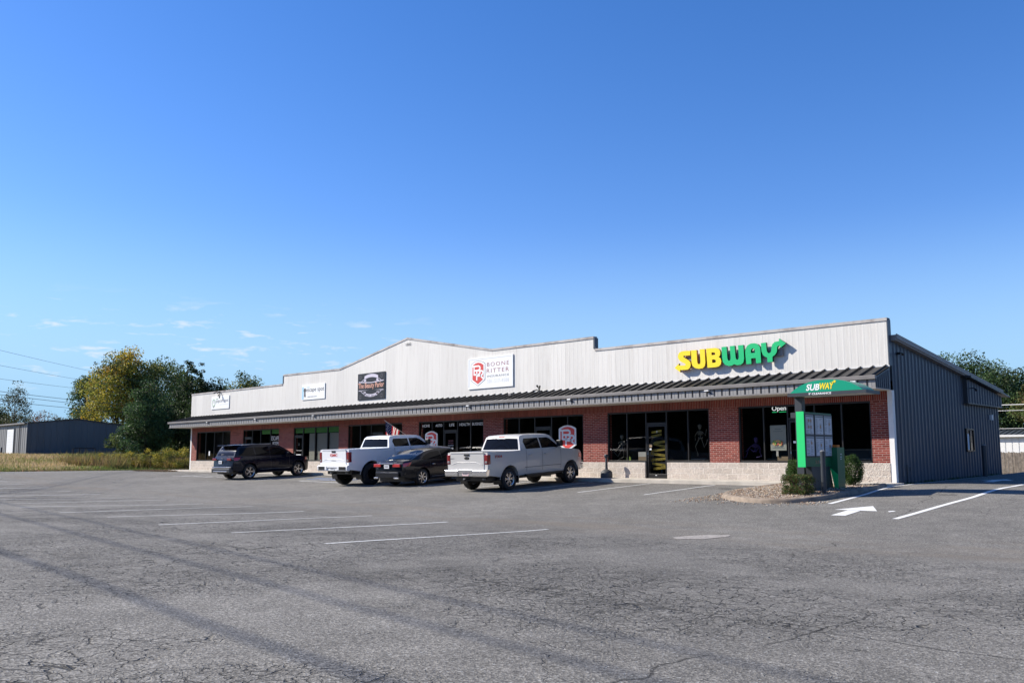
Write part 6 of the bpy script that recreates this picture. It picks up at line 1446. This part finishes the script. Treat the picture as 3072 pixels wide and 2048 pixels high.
for k, (x_, y_, h_) in enumerate([(-58.2, 1.0, 1.15), (-57.4, 2.2, 1.3), (-59.4, .2, 1.05), (-61.0, -.4, .9), (-56.9, 3.2, 1.2), (-63.0, -1.0, .8)]):
    T('goldenrod_bush', ['tall yellow goldenrod clump nearest the shop wall corner', 'yellow goldenrod clump against the shop wall', 'goldenrod clump in the middle of the weeds', 'low goldenrod clump below the ivy tree', 'goldenrod clump half hidden by the shop wall', 'leftmost low goldenrod clump before the shed'][k], x_, y_, float(gnd(x_, y_)), h_ * 1.35, (1.0, 1.0), [((.48, .38, .05), 3), ((.18, .22, .05), 2), ((.30, .28, .06), 2)], None, 70 + k, nclump=26, leaves=90, leaf=.09, base=.05, trunk=.02, clump_r=.2, cat='bush')
blades('verge_weeds', 'green weeds at the foot of the side wall and fence', 'weeds', 1600, (.14, .45, .3, 10.6), (.04, .14), [(.06, .10, .03)], 6, wid=.01, dens=lambda X, Y: np.clip(.2 + .6 * (np.sin(Y * 3) > .6), 0, 1))
blades('leaf_litter', 'dry leaf litter gathered along the sidewalk kerb', 'leaves', 5000, (-44, -.5, -1.85, -1.55), (.01, .035), [(.20, .13, .07), (.28, .20, .12), (.12, .08, .05)], 7, wid=.022, lean=1.5, dens=lambda X, Y: (np.sin(X * 1.3) * np.sin(X * .31) > .1) * .9 + .12)
blades('leaf_litter', 'heap of dry leaves at the left end of the sidewalk', 'leaves', 3500, (-52.5, -47.5, -2.6, -1.6), (.04, .13), [(.22, .16, .10), (.30, .22, .14), (.16, .11, .07)], 8, wid=.04, lean=1.2)

# ------------------------------------------------------------------ far buildings, fence, cables
sh = empty('metal_shed', (-85, -.22, 1.0), 0, 'long dark grey metal shed beyond the field with a white roll-up door', 'shed')
M['shedgrey'] = siding_mat('shed_siding', (.115, .125, .14), (.10, .09, .08), .3); M['shedfront'] = siding_mat('shed_front_siding', (.27, .27, .265), (.15, .13, .11), .3)  # one siding in two tones: gable darkened as shade, front lightened as sunlit
q = MB(); pts = []; y_ = 0.0
while y_ < 9.45: pts += [(y_, 0), (y_ + .42, 0), (y_ + .45, .03), (y_ + .52, .03), (y_ + .55, 0)]; y_ += .6
pts = [p_ for p_ in pts if p_[0] < 9.4] + [(9.4, 0)]
vs = [];
for a, dx in pts: vs += [(dx, a, -.6), (dx, a, 3.33 + .50 * (1 - abs(a - 4.7) / 4.7))]
q.add(vs, [(2 * k, 2 * k + 2, 2 * k + 3, 2 * k + 1) for k in range(len(pts) - 1)]); q.build('gable_wall', M['shedgrey'], sh, fixn=False)
q = MB(); x_ = -26.0; pts = []
while x_ < 0: pts += [(x_, 0), (x_ + .42, 0), (x_ + .45, .03), (x_ + .52, .03), (x_ + .55, 0)]; x_ += .6
vs = []
for a, dy in pts: vs += [(a, -dy, -.6), (a, -dy, 3.33)]
q.add(vs, [(2 * k, 2 * k + 2, 2 * k + 3, 2 * k + 1) for k in range(len(pts) - 1)]); q.build('front_wall', M['shedfront'], sh, fixn=False)
q = MB(); q.add([(-26, -.15, 3.36), (.15, -.15, 3.36), (.15, 4.7, 3.90), (-26, 4.7, 3.90), (.15, 9.55, 3.36), (-26, 9.55, 3.36)], [(0, 1, 2, 3), (3, 2, 4, 5)])
so = q.build('roof', M['charcoal'], sh); s_ = so.modifiers.new('t', 'SOLIDIFY'); s_.thickness = .09
MB().box(-26, .18, -.28, -.14, 3.22, 3.36).build('gutter', M['gutter'], sh); MB().tube([(-1.9, -.08, 3.25), (-1.9, -.08, 0)], .05, 6).build('downpipe', M['gutter'], sh)
MB().box(-6.3, -3.5, -.05, .0, -.1, 2.9).build('door_frame', M['black'], sh)
q = MB(); q.box(-5.9, -3.75, -.08, -.05, -.1, 2.78)
for k in range(9): q.box(-5.9, -3.75, -.09, -.081, .02 + k * .3, .035 + k * .3)
q.build('roll_up_door', M['white'], sh)
for x_, m_, lb in ((-89.9, 'black', 'short black post before the white roll-up door'), (-92.6, 'red', 'short red post at the far left edge before the shed'), (-91.2, 'white', 'short white post left of the roll-up door')):
    e = empty('guard_post', (x_, -1.0, g1(x_, -1.0)), 0, lb, 'bollard'); MB().lathe([(.09, -.1), (.09, .85), (.05, .92), (.001, .93)], 12).build('post', M[m_], e, 40)
rl = empty('pipe_rack', (-72, -.1, g1(-72, 0)), 0, 'black steel pipe frame in front of the dark shed wall', 'frame')
rk_ = [(-72.3, -.1), (-72.0, .75)]
q = MB(); L0 = Vector((0, 0, 0)); U = Vector((.1, 1.85, 0)); zt_ = 1.12
for t_ in (0, .27, .55, 1): a = L0 + U * t_; q.tube([(a.x, a.y, -.3), (a.x, a.y, zt_)], .035, 6)
q.tube([(L0.x, L0.y, zt_), (U.x, U.y, zt_)], .04, 6); q.build('frame', M['black'], rl)
ws = empty('white_storage_shed', (-2, 45, -.5), 0, 'long low white metal shed with dark roof behind the wooden fence', 'shed')
q = MB(); x_ = -14; pts = []
while x_ < 22: pts += [(x_, 0), (x_ + .38, 0), (x_ + .40, .04), (x_ + .44, .04), (x_ + .46, 0)]; x_ += .46
vs = []
for a, dy in pts: vs += [(a, dy, -.3), (a, dy, 2.80)]
q.add(vs, [(2 * k, 2 * k + 2, 2 * k + 3, 2 * k + 1) for k in range(len(pts) - 1)]); q.build('front_wall', M['trimwhite'], ws, fixn=False)
q = MB(); q.add([(-14, -.2, 2.93), (22, -.2, 2.93), (22, 5, 3.9), (-14, 5, 3.9)], [(0, 1, 2, 3)])
for k in range(90): q.box(-14 + k * .4, -14 + k * .4 + .04, -.15, -.1, 2.93, 2.96)
x_ = -14
while x_ < 22: q.add([(x_, -.2, 2.95), (x_ + .05, -.2, 2.95), (x_ + .05, 5, 3.94), (x_, 5, 3.94), (x_, -.2, 2.99), (x_ + .05, -.2, 2.99), (x_ + .05, 5, 3.98), (x_, 5, 3.98)], [(4, 5, 6, 7), (0, 4, 7, 3), (1, 2, 6, 5)]); x_ += .4
q.build('roof', M['bluegrey'], ws, fixn=False); MB().box(-14, 22, -.32, -.18, 2.78, 2.93).build('gutter', M['trimwhite'], ws); MB().box(-14, 22, 4.9, 5, -.3, 3.9).build('back_wall', M['trimwhite'], ws)
fe = empty('wooden_fence', (-3, 31, -.5), 0, 'weathered wooden board fence at the end of the drive lane', 'fence'); rf = random.Random(4)
q = MB(); x_ = -9.0
while x_ < 17: 
    h_ = 1.58 + rf.uniform(-.05, .05); q.add([(x_, 0, -.4), (x_ + .135, 0, -.4), (x_ + .135, 0, h_ - .04), (x_ + .068, 0, h_), (x_, 0, h_ - .03)], [(0, 1, 2, 3, 4)]); q.v[-5:] = [(v[0], v[1] + rf.uniform(-.01, .01), v[2]) for v in q.v[-5:]]; x_ += .142
fo = q.build('boards', M['wood'], fe, fixn=False); s_ = fo.modifiers.new('t', 'SOLIDIFY'); s_.thickness = .02
MB().box(-9, 17, .02, .06, .25, .34).box(-9, 17, .02, .06, 1.2, 1.29).build('rails', M['wood'], fe)
iv = empty('ivy_vine', (-7.9, 30.9, -.5), 0, 'green vine climbing the wooden fence next to the shop corner', 'vine'); rs = np.random.RandomState(3)
P = np.stack([rs.normal(size=1800) * .22 + .12 * np.sin(rs.uniform(0, 6, 1800)), -.06 - rs.uniform(0, .12, 1800), rs.uniform(-.1, 1.55, 1800)], 1); P[:, 0] += (P[:, 2] - .8) * .15; V, F = rand_quads(rs, P, .09)
np_mesh('foliage', V, F, M['leaf'], iv, col=np.concatenate([np.repeat(np.array(BG)[rs.randint(3, size=1800)] * 1.3, 4, 0), np.ones((len(V), 1))], 1)); MB().tube([(0, -.05, -.2), (.05, -.05, .7), (.15, -.05, 1.5)], .02, 5).build('stem', M['bark'], iv)

def cable(name, a, b_, sag, r_, label, n=24, ext=0):
    a, b_ = Vector(a), Vector(b_); e = MB(); pts_ = []
    for k in range(n + 1):
        t_ = k / n; p_ = a.lerp(b_, t_); p_.z -= sag * 4 * t_ * (1 - t_); pts_.append(p_)
    o_ = e.tube(pts_, r_, 5).build(name, M['wire'], None, 80); tag(o_, label, 'cable'); return o_
# cables seen at the left, running back from the road side
LW = [(7.35, 8.26, 'topmost thin cable at the left edge of the sky', .009), (6.46, 7.39, 'second thin cable from the top at the left', .009), (5.67, 6.68, 'third thin cable from the top at the left', .009), (4.93, 5.72, 'upper of the three thick cables at the left', .015), (4.74, 5.44, 'middle of the three thick cables at the left', .015), (4.38, 5.04, 'lowest thick cable at the left above the shed', .015)]
for z0, z1, lb, r_ in LW:
    A0 = Vector((-46.8, -13.0, z0)); B0 = Vector((-64.4, -2.0, z1)); d_ = B0 - A0; cable('overhead_cable', A0 - d_ * 1.0, A0 + d_ * 3.2, .25, r_, lb)
for ys, m_, r_, lb in ((-24.55, -.07, .034, 'thick cable overhead along the street, farthest from the shops'), (-23.0, -.105, .026, 'cable overhead along the street, middle of three'), (-22.05, -.115, .022, 'cable overhead along the street, nearest the shops')):
    f_ = lambda x_: ys + m_ * (x_ + 16.2) - 10.6
    cable('overhead_cable', (-90, f_(-90), 13.8), (60, f_(60), 13.8), .5, r_, lb, 40)
for k, (zz, r_) in enumerate(((4.95, .03), (4.55, .018), (3.30, .018), (2.85, .018))): cable('overhead_cable', (-20, 40 + k * .05, zz - .4), (20, 39.5 + k * .05, zz - .42), .15, r_, ['thick pale cable crossing the right-hand trees, topmost', 'thin cable just under the pale one across the right-hand trees', 'thin cable low across the right-hand trees', 'lowest cable over the white shed'][k])
for o_ in bpy.data.objects:
    if o_.name.startswith('overhead_cable') and 'right-hand' in o_.get('label', '') or 'lowest cable over the white' in o_.get('label', ''): o_.data.materials[0] = M['trimwhite']

# unseen belt of leaves, added to darken reflections and block low sky light
rs = np.random.RandomState(77); n = 230000
path = np.array([(-380, -66), (-250, -76), (40, -78), (85, -62), (78, -10), (66, 60), (34, 112)], float); sl = np.hypot(*np.diff(path, axis=0).T); cum = np.concatenate([[0], np.cumsum(sl)]); tt_ = rs.uniform(0, cum[-1], n)
X = np.interp(tt_, cum, path[:, 0]); Yb = np.interp(tt_, cum, path[:, 1]); prof_h = 11 + 3 * np.sin(tt_ * .12) + 2 * np.sin(tt_ * .37 + 1) + 1.2 * np.sin(tt_ * .9)
Zh = rs.uniform(0, 1, n) * prof_h * rs.uniform(.8, 1.05, n); P = np.stack([X + rs.normal(size=n) * 2, Yb + rs.normal(size=n) * 2, Zh - .5], 1); V, F = rand_quads(rs, P, 1.7, .8)
K = np.array([(.03, .045, .018), (.05, .065, .025), (.07, .06, .03)])[rs.randint(3, size=n)]
o_ = np_mesh('roadside_wood', V, F, M['leaf'], col=np.concatenate([np.repeat(K, 4, 0), np.ones((len(V), 1))], 1)); tag(o_, 'dense wood across the street reflected in the shop windows', 'trees', kind='stuff')
